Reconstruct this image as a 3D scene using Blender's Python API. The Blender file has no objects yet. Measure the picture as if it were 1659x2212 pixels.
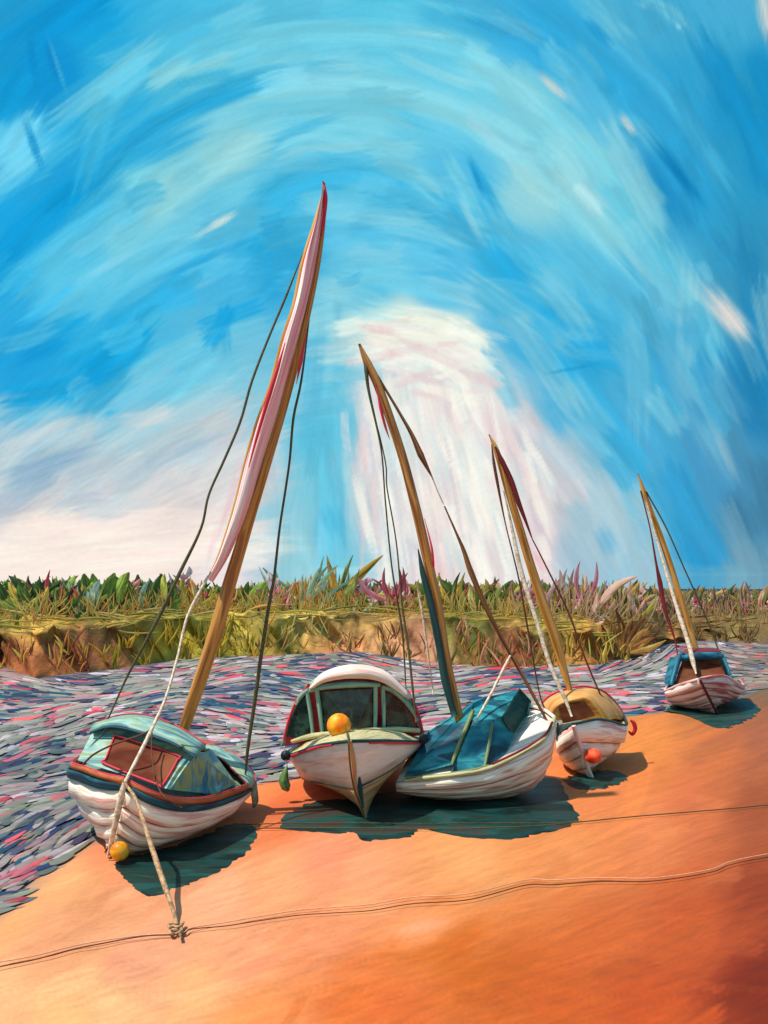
import bpy, math, random
import numpy as np
from mathutils import Vector
random.seed(7); rng = np.random.default_rng(11)
V = Vector
sc = bpy.context.scene
col = sc.collection

# ------------------------------------------------------------------ camera, sky light, sun
EYE, F, CX, HZ = 3.65, 2000.0, 829.5, 1250.0        # eye height; survey scale (1659 x 2212 sheet)
cam_d = bpy.data.cameras.new('camera'); cam = bpy.data.objects.new('camera', cam_d); col.objects.link(cam)
cam.location = (0, 0, EYE); cam.rotation_euler = (math.pi / 2, 0, 0)
cam_d.sensor_fit = 'VERTICAL'; cam_d.sensor_height = 24; cam_d.lens = 24 * F / 2212
cam_d.shift_y = (HZ - 1106) / 2212; cam_d.clip_start = .1; cam_d.clip_end = 2000
sc.camera = cam
SUN_EL, SUN_AZ = 62.0, 252.0                         # azimuth measured clockwise from +Y
w = bpy.data.worlds.new('World'); sc.world = w; w.use_nodes = True
nt = w.node_tree; bg = nt.nodes['Background']; sky = nt.nodes.new('ShaderNodeTexSky')
sky.sky_type = 'NISHITA'; sky.sun_disc = False
sky.sun_elevation = math.radians(SUN_EL); sky.sun_rotation = math.radians(SUN_AZ)
nt.links.new(sky.outputs[0], bg.inputs[0]); bg.inputs[1].default_value = .14
sd = bpy.data.lights.new('sun', 'SUN'); sd.energy = 4.3; sd.angle = math.radians(.8); sd.color = (1, .93, .82)
so = bpy.data.objects.new('sun', sd); col.objects.link(so)
a, e = math.radians(SUN_AZ), math.radians(SUN_EL)
to_sun = V((math.sin(a) * math.cos(e), math.cos(a) * math.cos(e), math.sin(e)))
so.rotation_euler = to_sun.to_track_quat('Z', 'Y').to_euler(); so.location = to_sun * 60
sc.view_settings.view_transform = 'Standard'; sc.view_settings.look = 'None'
sc.view_settings.exposure = 0.25; sc.view_settings.gamma = 1
sc.view_settings.use_curve_mapping = False

# ------------------------------------------------------------------ helpers
def P(px, py, Y): return V(((px - CX) * Y / F, Y, EYE - (py - HZ) * Y / F))
def G(px, py, z=0.0): return P(px, py, F * (EYE - z) / (py - HZ))
def lin(c):
    c = np.asarray(c, float) / 255.0
    return np.where(c <= .04045, c / 12.92, ((c + .055) / 1.055) ** 2.4)
def tag(o, label=None, cat=None, group=None, kind=None):
    if label: o['label'] = label
    if cat: o['category'] = cat
    if group: o['group'] = group
    if kind: o['kind'] = kind
    return o
def empty(name, loc, label=None, cat=None, group=None):
    o = bpy.data.objects.new(name, None); o.location = loc; o.empty_display_size = .2
    col.objects.link(o); return tag(o, label, cat, group)
def link(name, me, mats, parent=None, smooth=True):
    for m in (mats if isinstance(mats, (list, tuple)) else [mats]): me.materials.append(m)
    if smooth: me.polygons.foreach_set('use_smooth', [True] * len(me.polygons))
    o = bpy.data.objects.new(name, me); col.objects.link(o)
    if parent:
        o.parent = parent
        q = parent; off = V((0, 0, 0))
        while q: off += q.location; q = q.parent
        o.location = -off
    return o
def mesh(name, vs, fs, uvs=None):
    me = bpy.data.meshes.new(name); me.from_pydata([tuple(v) for v in vs], [], fs)
    if uvs is not None:
        l = me.uv_layers.new(name='uv')
        idx = np.zeros(len(me.loops), int); me.loops.foreach_get('vertex_index', idx)
        l.data.foreach_set('uv', np.asarray(uvs, float)[idx].ravel())
    me.update(); return me
def spl(pts, n):
    """Catmull-Rom through points (any dimension), n samples"""
    p = np.array([tuple(q) for q in pts], float); m = len(p)
    p = np.vstack([2 * p[0] - p[1], p, 2 * p[-1] - p[-2]])
    out = []
    for k in range(n):
        t = k / (n - 1) * (m - 1); i = min(int(t), m - 2); f = t - i
        a, b, c, d = p[i:i + 4]
        out.append(.5 * (2 * b + (c - a) * f + (2 * a - 5 * b + 4 * c - d) * f * f + (3 * b - a - 3 * c + d) * f ** 3))
    return np.array(out)
def tube(name, pts, rad, mat, parent=None, n=None, seg=8, flat=1.0):
    n = n or max(2, (len(pts) - 1) * 5 + 1) if len(pts) > 2 else (n or 6)
    q = spl(pts, n)
    r = np.interp(np.linspace(0, 1, n), np.linspace(0, 1, len(rad)), rad) if hasattr(rad, '__len__') else np.full(n, rad)
    vs, uv, fs = [], [], []; L = 0
    for i in range(n):
        t = V(q[min(i + 1, n - 1)] - q[max(i - 1, 0)]).normalized()
        a = t.cross(V((0, 1, 0)));  a = a.normalized() if a.length > .05 else V((1, 0, 0))
        b = t.cross(a).normalized()
        if i: L += float(np.linalg.norm(q[i] - q[i - 1]))
        for k in range(seg):
            th = 2 * math.pi * k / seg
            vs.append(V(q[i]) + (a * math.cos(th) + b * math.sin(th) * flat) * float(r[i])); uv.append((L, k / seg * .5))
    for i in range(n - 1):
        for k in range(seg):
            fs.append((i * seg + k, i * seg + (k + 1) % seg, (i + 1) * seg + (k + 1) % seg, (i + 1) * seg + k))
    fs.append(tuple(range(seg))); fs.append(tuple((n - 1) * seg + k for k in reversed(range(seg))))
    return link(name, mesh(name, vs, fs, uv), mat, parent)
def grid(name, rows, mat, parent=None, thick=0.0, smooth=True):
    nr, nc = len(rows), len(rows[0]); vs = [V(p) for r in rows for p in r]; uv = []
    for i in range(nr):
        u = 0
        for j in range(nc):
            if j: u += (V(rows[i][j]) - V(rows[i][j - 1])).length
            vv = sum((V(rows[k][nc // 2]) - V(rows[k - 1][nc // 2])).length for k in range(1, i + 1))
            uv.append((u, vv))
    fs = [(i * nc + j, i * nc + j + 1, (i + 1) * nc + j + 1, (i + 1) * nc + j) for i in range(nr - 1) for j in range(nc - 1)]
    o = link(name, mesh(name, vs, fs, uv), mat, parent, smooth)
    if thick:
        m = o.modifiers.new('thickness', 'SOLIDIFY'); m.thickness = thick; m.offset = 0
    return o
def slab(name, pts, mat, parent=None, ext=(0, .03, 0), bevel=0.0):
    """flat panel from an outline, given a real thickness by ext"""
    pts = [V(p) for p in pts]; n = len(pts); ext = V(ext)
    vs = pts + [p + ext for p in pts]
    fs = [tuple(range(n)), tuple(reversed(range(n, 2 * n)))] + [(i, i + n, (i + 1) % n + n, (i + 1) % n) for i in range(n)]
    uv = [(p.x + p.y * .3, p.z + p.y * .3) for p in vs]
    o = link(name, mesh(name, vs, fs, uv), mat, parent, False)
    if bevel:
        m = o.modifiers.new('bevel', 'BEVEL'); m.width = bevel; m.segments = 2
    return o
def ball(name, c, r, mat, parent=None, squash=1.0, seg=20):
    vs, fs, uv = [], [], []
    for i in range(seg // 2 + 1):
        th = math.pi * i / (seg // 2)
        for k in range(seg):
            ph = 2 * math.pi * k / seg
            vs.append(V(c) + V((math.sin(th) * math.cos(ph), math.sin(th) * math.sin(ph), math.cos(th) * squash)) * r)
            uv.append((k / seg * r * 6, i * r * .3))
    for i in range(seg // 2):
        for k in range(seg):
            fs.append((i * seg + k, (i + 1) * seg + k, (i + 1) * seg + (k + 1) % seg, i * seg + (k + 1) % seg))
    return link(name, mesh(name, vs, fs, uv), mat, parent)

# ------------------------------------------------------------------ brush-painted materials
_m = {}
def paint(name, cols, sc_=(3, 30), rough=.55, bump=.35, alb=.82, coord='UV', spec=.3, sharp=.5):
    """oil-paint like surface: streaky noise through a ramp, bristle relief"""
    if name in _m: return _m[name]
    m = bpy.data.materials.new(name); m.use_nodes = True; t = m.node_tree; N = t.nodes; L = t.links
    b = N['Principled BSDF']; b.inputs['Roughness'].default_value = rough; b.inputs['Specular IOR Level'].default_value = spec
    tc = N.new('ShaderNodeTexCoord'); mp = N.new('ShaderNodeMapping')
    L.new(tc.outputs[coord], mp.inputs[0]); s = tuple(sc_) + (sc_[0],) * (3 - len(sc_)); mp.inputs['Scale'].default_value = s
    oi = N.new('ShaderNodeObjectInfo'); va = N.new('ShaderNodeVectorMath'); va.operation = 'ADD'
    vm = N.new('ShaderNodeVectorMath'); vm.operation = 'SCALE'; vm.inputs[0].default_value = (37, 17, 9)
    L.new(oi.outputs['Random'], vm.inputs['Scale']); L.new(mp.outputs[0], va.inputs[0]); L.new(vm.outputs[0], va.inputs[1])
    n1 = N.new('ShaderNodeTexNoise'); n1.inputs['Scale'].default_value = 1; n1.inputs['Detail'].default_value = 3; n1.inputs['Distortion'].default_value = .6
    L.new(va.outputs[0], n1.inputs['Vector'])
    r = N.new('ShaderNodeValToRGB'); L.new(n1.outputs[0], r.inputs[0])
    k = len(cols); pos = np.linspace(.5 - .13, .5 + .13, k)
    el = r.color_ramp.elements
    while len(el) < k: el.new(.5)
    for i, c in enumerate(cols):
        el[i].position = float(pos[i]); el[i].color = tuple(lin(c) * alb) + (1,)
    L.new(r.outputs[0], b.inputs['Base Color'])
    n2 = N.new('ShaderNodeTexNoise'); n2.inputs['Scale'].default_value = 3.2; n2.inputs['Detail'].default_value = 4
    L.new(va.outputs[0], n2.inputs['Vector'])
    bp = N.new('ShaderNodeBump'); bp.inputs['Strength'].default_value = bump; bp.inputs['Distance'].default_value = .02
    L.new(n2.outputs[0], bp.inputs['Height']); L.new(bp.outputs[0], b.inputs['Normal'])
    _m[name] = m; return m
def vcol_mat(name, rough=.6, bump=.3, bscale=(6, 60, 6), coord='UV', emit=False, var=.12, gain=1.0, spec=.3):
    m = bpy.data.materials.new(name); m.use_nodes = True; t = m.node_tree; N = t.nodes; L = t.links
    at = N.new('ShaderNodeAttribute'); at.attribute_name = 'Col'
    tc = N.new('ShaderNodeTexCoord'); mp = N.new('ShaderNodeMapping'); mp.inputs['Scale'].default_value = bscale
    L.new(tc.outputs[coord], mp.inputs[0])
    n = N.new('ShaderNodeTexNoise'); n.inputs['Scale'].default_value = 1; n.inputs['Detail'].default_value = 5; L.new(mp.outputs[0], n.inputs['Vector'])
    mr = N.new('ShaderNodeMapRange'); mr.inputs[1].default_value = .25; mr.inputs[2].default_value = .75
    mr.inputs[3].default_value = gain * (1 - var); mr.inputs[4].default_value = gain * (1 + var); L.new(n.outputs[0], mr.inputs[0])
    vm = N.new('ShaderNodeVectorMath'); vm.operation = 'SCALE'; L.new(at.outputs['Color'], vm.inputs[0]); L.new(mr.outputs[0], vm.inputs['Scale'])
    b = N['Principled BSDF']
    if emit:
        N.remove(b); em = N.new('ShaderNodeEmission'); L.new(vm.outputs[0], em.inputs[0]); L.new(em.outputs[0], N['Material Output'].inputs[0])
        m.cycles.emission_sampling = 'NONE'
    else:
        L.new(vm.outputs[0], b.inputs['Base Color']); b.inputs['Roughness'].default_value = rough; b.inputs['Specular IOR Level'].default_value = spec
        bp = N.new('ShaderNodeBump'); bp.inputs['Strength'].default_value = bump; bp.inputs['Distance'].default_value = .02
        L.new(n.outputs[0], bp.inputs['Height']); L.new(bp.outputs[0], b.inputs['Normal'])
    return m
def set_col(me, c):
    a_ = me.color_attributes.new('Col', 'FLOAT_COLOR', 'POINT'); c = np.asarray(c, float)
    c4 = np.ones((len(c), 4)); c4[:, :3] = c; a_.data.foreach_set('color', c4.ravel())

# ------------------------------------------------------------------ colour fields laid down in brush strokes
class Canvas:
    def __init__(s, x0, x1, y0, y1, step, ctrl, power=3.2):
        s.x0, s.y0, s.step = x0, y0, step
        s.nx, s.ny = int((x1 - x0) / step), int((y1 - y0) / step)
        X, Y = np.meshgrid(x0 + np.arange(s.nx) * step, y0 + np.arange(s.ny) * step)
        num = np.zeros((s.ny, s.nx, 3)); den = np.zeros((s.ny, s.nx, 1))
        for (x, y, c) in ctrl:
            wgt = 1 / (((X - x) ** 2 + (Y - y) ** 2 + 30 ** 2) ** (power / 2)); num += wgt[..., None] * np.array(c, float) / 255; den += wgt[..., None]
        s.base = num / den; s.img = s.base.copy()
    def at(s, x, y, img=None):
        img = s.base if img is None else img
        i = int(np.clip((y - s.y0) / s.step, 0, s.ny - 1)); j = int(np.clip((x - s.x0) / s.step, 0, s.nx - 1)); return img[i, j]
    def stroke(s, x, y, ang, ln, wd, c, alpha=.7, soft=.35, bend=0.0):
        R = ln / 2 + wd
        j0, j1 = int(max(0, (x - R - s.x0) / s.step)), int(min(s.nx, (x + R - s.x0) / s.step + 1))
        i0, i1 = int(max(0, (y - R - s.y0) / s.step)), int(min(s.ny, (y + R - s.y0) / s.step + 1))
        if j1 - j0 < 2 or i1 - i0 < 2: return
        X, Y = np.meshgrid(s.x0 + np.arange(j0, j1) * s.step - x, s.y0 + np.arange(i0, i1) * s.step - y)
        ca, sa = math.cos(ang), math.sin(ang)
        u = (X * ca + Y * sa) / (ln / 2); v = (-X * sa + Y * ca) / (wd / 2) + bend * u * u
        ph = rng.random() * 20
        bris = .72 + .28 * np.sin(v * 7 + ph + np.sin(u * 2 + ph)) * np.sin(v * 17 + ph * 2)
        ragged = .12 * np.sin(v * 9 + ph) + .08 * np.sin(v * 23 + ph)
        m = np.clip((1 - np.abs(v)) / soft, 0, 1) * np.clip((1 - np.abs(u) + ragged) / (soft * 1.3), 0, 1)
        m = (m * m * (3 - 2 * m) * alpha * bris)[..., None]
        s.img[i0:i1, j0:j1] = s.img[i0:i1, j0:j1] * (1 - m) + np.clip(np.array(c), 0, 1) * m
    def seg(s, x0, y0, x1, y1, wd, c, alpha=.9, soft=.5, bend=0):
        s.stroke((x0 + x1) / 2, (y0 + y1) / 2, math.atan2(y1 - y0, x1 - x0), math.hypot(x1 - x0, y1 - y0), wd, np.array(c) / 255, alpha, soft, bend)
    def arc(s, pts, wd, c, alpha=.8, soft=.6):
        q = spl([np.array(p, float) for p in pts], 26); R_ = wd
        j0, j1 = int(max(0, (q[:, 0].min() - R_ - s.x0) / s.step)), int(min(s.nx, (q[:, 0].max() + R_ - s.x0) / s.step + 1))
        i0, i1 = int(max(0, (q[:, 1].min() - R_ - s.y0) / s.step)), int(min(s.ny, (q[:, 1].max() + R_ - s.y0) / s.step + 1))
        X, Y = np.meshgrid(s.x0 + np.arange(j0, j1) * s.step, s.y0 + np.arange(i0, i1) * s.step)
        best = np.full(X.shape, 1e12); u = np.zeros(X.shape); v = np.zeros(X.shape); n = len(q) - 1
        for k in range(n):
            a_, d = q[k], q[k + 1] - q[k]; L2 = (d * d).sum(); t = np.clip(((X - a_[0]) * d[0] + (Y - a_[1]) * d[1]) / L2, 0, 1)
            ddx, ddy = X - a_[0] - t * d[0], Y - a_[1] - t * d[1]; D = ddx ** 2 + ddy ** 2; m = D < best
            best = np.where(m, D, best); u = np.where(m, (k + t) / n * 2 - 1, u); v = np.where(m, (ddx * -d[1] + ddy * d[0]) / math.sqrt(L2), v)
        inside = np.abs(v) / np.sqrt(best + 1e-6) > .8
        r = np.where(inside, np.abs(v), np.sqrt(best)) / (wd / 2); ph = rng.random() * 20; vv = v / (wd / 2)
        rag = .10 * np.sin(vv * 8 + ph) + .07 * np.sin(vv * 21 + ph * 3)
        bris = .8 + .2 * np.sin(vv * wd * .23 + ph + np.sin(u * 3 + ph)) * np.sin(vv * wd * .09 + ph * 2)
        m = np.clip((1 - r) / soft, 0, 1) * np.clip((1 - np.abs(u) + rag) / .28, 0, 1); m = (m * m * (3 - 2 * m) * alpha * bris)[..., None]
        cc = np.array(c) / 255 * (1 + .05 * np.sin(vv * 5 + ph + u * 2))[..., None]
        s.img[i0:i1, j0:j1] = s.img[i0:i1, j0:j1] * (1 - m) + np.clip(cc, 0, 1) * m
    def bristle(s, flow, amp=.05, ln=18):
        """drag a white noise along the brush direction: bristle marks in the wet paint"""
        nz = rng.random((s.ny, s.nx)); g_ = 12
        ys, xs = np.arange(0, s.ny + g_, g_), np.arange(0, s.nx + g_, g_)
        A_ = np.array([[flow(s.x0 + x * s.step, s.y0 + y * s.step) for x in xs] for y in ys])
        A_ += .12 * rng.normal(size=A_.shape)
        I, J = np.meshgrid(np.arange(s.ny), np.arange(s.nx), indexing='ij')
        def ang(i, j):
            fi, fj = np.clip(i / g_, 0, len(ys) - 1.01), np.clip(j / g_, 0, len(xs) - 1.01); a0, b0 = fi.astype(int), fj.astype(int); u, v = fi - a0, fj - b0
            return A_[a0, b0] * (1 - u) * (1 - v) + A_[a0, b0 + 1] * (1 - u) * v + A_[a0 + 1, b0] * u * (1 - v) + A_[a0 + 1, b0 + 1] * u * v
        acc = nz.copy(); 
        for sg in (-1, 1):
            i, j = I.astype(float), J.astype(float)
            for k in range(ln):
                t = ang(i, j); i = np.clip(i + sg * np.sin(t), 0, s.ny - 1); j = np.clip(j + sg * np.cos(t), 0, s.nx - 1); acc += nz[i.round().astype(int), j.round().astype(int)]
        acc = acc / (2 * ln + 1) - .5; acc /= acc.std()
        s.img = np.clip(s.img * (1 + amp * np.clip(acc, -2.5, 2.5))[..., None], 0, 1)
    def sample(s, px, py):
        fx = np.clip((px - s.x0) / s.step, 0, s.nx - 1.001); fy = np.clip((py - s.y0) / s.step, 0, s.ny - 1.001)
        j, i = fx.astype(int), fy.astype(int); a_, b_ = (fx - j)[:, None], (fy - i)[:, None]; I = s.img
        return I[i, j] * (1 - a_) * (1 - b_) + I[i, j + 1] * a_ * (1 - b_) + I[i + 1, j] * (1 - a_) * b_ + I[i + 1, j + 1] * a_ * b_

SKY = [(-200,-100,(20,140,200)),(0,30,(20,140,200)),(200,30,(10,150,215)),(400,30,(60,175,220)),(600,30,(75,180,220)),(800,30,(90,190,225)),(1000,30,(60,170,215)),(1200,30,(40,155,210)),(1400,40,(60,160,205)),(1560,30,(60,160,205)),
(1900,300,(30,130,185)),(800,-150,(60,165,215)),(0,200,(5,140,205)),(110,170,(5,135,205)),(250,200,(40,165,215)),(400,200,(75,180,215)),(600,190,(120,200,220)),(800,200,(95,190,220)),(1000,200,(100,195,225)),(1150,260,(110,195,220)),(1300,200,(40,155,210)),(1450,200,(35,150,205)),(1640,200,(10,130,190)),
(0,400,(10,150,220)),(20,320,(90,190,230)),(150,400,(10,145,210)),(370,330,(60,170,215)),(330,400,(110,195,215)),(480,330,(135,198,215)),(600,250,(60,170,215)),(650,400,(70,178,220)),(800,400,(95,190,225)),(1000,400,(75,178,222)),(1150,400,(140,200,215)),(1240,350,(140,205,218)),(1320,450,(110,190,215)),(1450,400,(20,130,190)),(1600,400,(30,140,190)),
(30,560,(15,150,215)),(150,600,(80,185,225)),(300,480,(120,198,218)),(400,540,(70,175,220)),(500,600,(60,170,220)),(600,560,(20,150,210)),(800,500,(105,190,225)),(800,620,(80,180,218)),(950,600,(70,175,222)),(1100,600,(45,165,220)),(1250,600,(80,180,220)),(1400,600,(65,168,212)),(1640,600,(40,130,175)),
(50,780,(20,150,215)),(200,760,(10,150,215)),(350,780,(60,175,220)),(450,800,(90,180,215)),(520,860,(130,190,215)),(700,800,(70,175,215)),(1130,720,(70,170,218)),(1230,760,(20,150,210)),(1400,800,(60,160,205)),(1500,800,(40,140,195)),(1620,850,(20,115,170)),
(850,710,(238,232,218)),(900,760,(240,228,218)),(800,740,(200,215,218)),(990,770,(232,230,222)),(900,900,(240,226,222)),(950,1000,(238,222,220)),(1050,1100,(245,233,230)),(1030,900,(235,222,220)),(1130,930,(210,198,208)),(1200,1040,(200,190,200)),(1150,1180,(232,195,205)),(1000,1200,(230,205,212)),(1060,1200,(245,235,230)),(830,1100,(205,200,212)),(800,1000,(208,200,210)),(790,880,(205,205,215)),(860,1230,(205,205,215)),(940,1240,(228,185,195)),
(740,900,(80,180,215)),(700,950,(80,180,215)),(700,1050,(110,188,215)),(720,1160,(80,178,215)),(620,1150,(130,190,212)),(660,1230,(150,200,218)),(750,1100,(130,190,212)),
(1220,880,(70,165,210)),(1310,980,(70,160,208)),(1300,1100,(150,190,210)),(1350,1200,(140,185,210)),(1250,1200,(165,185,205)),(1450,1100,(60,155,200)),(1550,1000,(60,140,190)),(1500,1220,(30,140,200)),(1640,1100,(50,110,150)),(1600,1240,(110,150,175)),(1400,1240,(160,185,205)),
(30,950,(110,175,215)),(150,960,(165,195,215)),(230,880,(60,170,215)),(300,940,(120,185,215)),(400,950,(170,195,210)),(480,930,(190,190,200)),(520,1000,(215,200,208)),(50,1030,(105,150,190)),(150,1010,(130,160,190)),(280,1040,(165,178,195)),(400,1050,(205,198,205)),(50,1090,(180,175,192)),(200,1090,(205,192,205)),(350,1110,(215,205,208)),(480,1120,(228,208,210)),
(50,1170,(250,225,222)),(200,1170,(246,222,220)),(400,1180,(238,214,214)),(-200,1200,(240,215,215)),(50,1240,(252,225,218)),(300,1240,(250,220,218)),(480,1240,(235,200,210)),(560,1200,(175,195,215)),(-250,600,(30,150,215)),(-300,900,(90,170,215)),(1900,700,(35,130,180)),(1900,1200,(80,140,175))]
def sky_flow(x, y):
    if 730 < x < 1180 and y > 820: return math.radians(80 - (x - 800) * .03)
    if 560 < x < 780 and y > 950: return math.radians(92)
    if y > 1120 and x < 560: return math.radians(-8)
    if x <= 800: return math.radians(-38 * min(1.15, ((800 - x) / 700) ** .75))
    return math.radians(min(66, 58 * ((x - 800) / 560) ** .8 + (y > 700) * 5))
cv = Canvas(-700, 2360, -350, 1340, 3.0, SKY, 4.5)
for it, (n, ln, wd, al, jit) in enumerate([(420, 240, 80, .6, .02), (420, 150, 40, .6, .03)]):
    for _ in range(n):
        x, y = rng.uniform(-700, 2360), rng.uniform(-350, 1330)
        an = sky_flow(x, y) + rng.normal(0, .13); off = rng.normal(0, 26 if it < 2 else 40, 2)
        c = cv.at(x + off[0] * (1 + it * .4), y + off[1]) * (1 + rng.normal(0, jit)) + rng.normal(0, jit * .25, 3)
        cv.stroke(x, y, an, ln * rng.uniform(.5, 1.3), wd * rng.uniform(.5, 1.4), c, al * rng.uniform(.4, 1.1), rng.uniform(.12, .6), rng.normal(0, .3))
ARCS = [([(170,330),(260,180),(420,80),(640,30),(850,40)],110,(72,178,216),.7),([(310,190),(450,110),(640,70),(840,72),(1010,110),(1150,210),(1300,360),(1420,520)],76,(118,200,222),.7),([(310,190),(400,145),(520,115)],60,(135,200,216),.8),
([(170,440),(300,300),(450,215),(600,165),(780,150)],70,(15,146,206),.85),([(480,215),(600,182),(760,187),(900,212),(1050,270),(1180,360),(1320,520),(1430,640)],90,(138,205,222),.75),([(420,330),(600,245),(800,232),(950,290)],40,(66,178,218),.6),
([(270,480),(340,370),(480,295),(640,255),(800,265),(900,310)],110,(122,197,217),.75),([(300,480),(380,405),(520,320),(600,290)],110,(140,202,214),.75),([(590,335),(690,305),(860,360),(960,440)],66,(132,206,226),.65),([(500,560),(580,440),(680,385),(830,400),(950,480)],120,(38,163,216),.75),([(740,480),(860,470),(1000,530)],150,(50,165,214),.6),
([(0,650),(100,560),(220,480),(300,440)],100,(80,187,226),.8),([(0,560),(80,480),(180,400)],90,(0,140,208),.85),([(-20,360),(30,310),(80,240)],70,(112,202,236),.8),([(60,700),(200,620),(330,560),(460,520)],100,(90,188,224),.7),([(100,790),(260,700),(400,600),(470,545)],60,(25,160,218),.7),([(-20,760),(80,725),(180,680)],44,(0,146,212),.8),
([(-20,870),(150,840),(260,770),(330,700)],90,(5,150,215),.85),([(230,870),(330,795),(430,745),(510,700)],76,(120,196,223),.75),([(340,880),(430,805),(480,760)],70,(112,196,226),.75),([(440,755),(480,705),(495,655)],50,(0,145,212),.85),([(-20,915),(200,872),(310,830)],54,(72,177,222),.7),([(-20,1015),(100,945),(200,900)],44,(182,206,219),.85),([(-20,1065),(120,1002),(240,930)],50,(108,152,190),.8),
([(150,1000),(300,930),(430,862),(520,800)],66,(160,201,219),.75),([(150,1062),(330,980),(450,900),(530,850)],44,(207,196,206),.75),([(280,1002),(400,940),(480,900)],70,(182,199,209),.6),([(330,1130),(450,1080),(540,950)],120,(224,209,213),.85),([(-20,1115),(120,1082),(260,1100)],54,(207,191,205),.8),([(-30,1200),(250,1190),(430,1172),(540,1200)],150,(251,225,221),.9),([(60,1132),(170,1104)],50,(248,226,219),.85),
([(-20,130),(120,40),(240,-30)],110,(0,135,205),.85),([(-20,260),(80,150)],90,(5,140,206),.8),([(170,430),(230,240),(280,120)],60,(55,171,216),.7),([(700,8),(900,0),(1100,40)],44,(70,180,216),.7),([(1000,30),(1120,90),(1240,200)],60,(35,150,206),.8),([(1120,10),(1300,160),(1450,330),(1560,500)],110,(36,152,206),.85),([(1300,50),(1460,230),(1590,430)],56,(66,168,214),.7),([(1380,0),(1440,20),(1480,60)],40,(150,206,221),.85),([(1500,50),(1600,250),(1670,450)],84,(10,130,191),.8),
([(1200,300),(1330,430),(1480,640),(1570,820)],90,(92,186,216),.75),([(1180,330),(1240,390),(1310,470)],56,(176,215,223),.8),([(1000,420),(1080,560),(1160,640),(1300,700)],130,(40,163,216),.8),([(960,330),(1010,420),(1060,540)],40,(112,197,223),.75),([(1110,350),(1170,415),(1215,440)],60,(152,210,221),.8),([(1060,480),(1140,620),(1220,720),(1350,800)],110,(25,155,214),.8),([(1250,560),(1400,700),(1500,850),(1580,1000)],120,(78,172,212),.65),([(1380,700),(1450,820),(1520,960)],50,(30,140,196),.75),
([(1180,740),(1300,900),(1400,1060)],110,(42,161,214),.85),([(1330,820),(1430,950),(1500,1120)],90,(58,162,211),.7),([(1600,480),(1640,700),(1665,900)],76,(20,120,176),.75),([(1560,880),(1620,1050),(1665,1220)],80,(62,126,166),.7),([(1230,900),(1320,1000),(1400,1120)],60,(112,182,213),.8),([(1180,930),(1280,1060),(1350,1250)],120,(172,193,209),.75),([(1440,980),(1500,1120),(1570,1250)],90,(35,142,200),.8),([(1400,1200),(1500,1240),(1650,1235)],50,(108,168,197),.6),
([(730,590),(840,602),(1000,645)],60,(102,191,223),.8),([(720,620),(705,760),(680,900)],70,(98,184,216),.75),([(560,640),(620,600),(650,560)],60,(30,155,212),.6),([(1040,740),(1080,820),(1120,900)],50,(110,185,218),.8),([(840,830),(880,960),(920,1120)],170,(234,222,222),.85),([(980,820),(1040,1000),(1090,1230)],170,(240,228,226),.9),([(1100,890),(1180,970),(1270,1100)],90,(206,197,207),.8),([(800,860),(805,1030),(835,1210)],74,(208,200,212),.85),([(760,775),(820,712),(900,690),(990,712),(1045,765)],72,(242,234,222),.95),
([(700,900),(715,1050),(720,1200)],90,(88,183,216),.8),([(640,1120),(650,1180),(660,1240)],70,(140,195,214),.7)]
for p_, w_, c_, a_ in ARCS: cv.arc(p_, w_, c_, a_ + .08)
for _ in range(90):
    x, y = rng.uniform(-200, 1850), rng.uniform(-100, 900)
    if (x < 160 and y < 300) or (x > 1380 and y < 560): continue
    cv.stroke(x, y, sky_flow(x, y) + rng.normal(0, .16), rng.uniform(120, 330), rng.uniform(26, 74), np.array([(168,216,226),(140,204,222),(190,214,218),(120,198,224)][rng.integers(4)]) / 255, rng.uniform(.2, .5), rng.uniform(.15, .5), rng.normal(0, .35))
for _ in range(60):
    x, y = rng.uniform(-100, 560), rng.uniform(900, 1110)
    cv.stroke(x, y, math.radians(rng.normal(-27, 10)), rng.uniform(100, 260), rng.uniform(20, 56), np.array([(206,214,220),(222,208,210),(190,200,210),(150,176,200),(228,216,214)][rng.integers(5)]) / 255, rng.uniform(.3, .65), rng.uniform(.15, .5), rng.normal(0, .3))
for _ in range(520):        # dry-brush follow-up with colours picked beside each stroke
    x, y = rng.uniform(-500, 2200), rng.uniform(-300, 1300); an = sky_flow(x, y) + rng.normal(0, .12)
    c = cv.at(x + rng.normal(0, 30), y + rng.normal(0, 30), cv.img) * (1 + rng.normal(0, .045))
    cv.stroke(x, y, an, rng.uniform(60, 190), rng.uniform(20, 62), c, rng.uniform(.45, .9), rng.uniform(.1, .4), rng.normal(0, .3))
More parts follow.
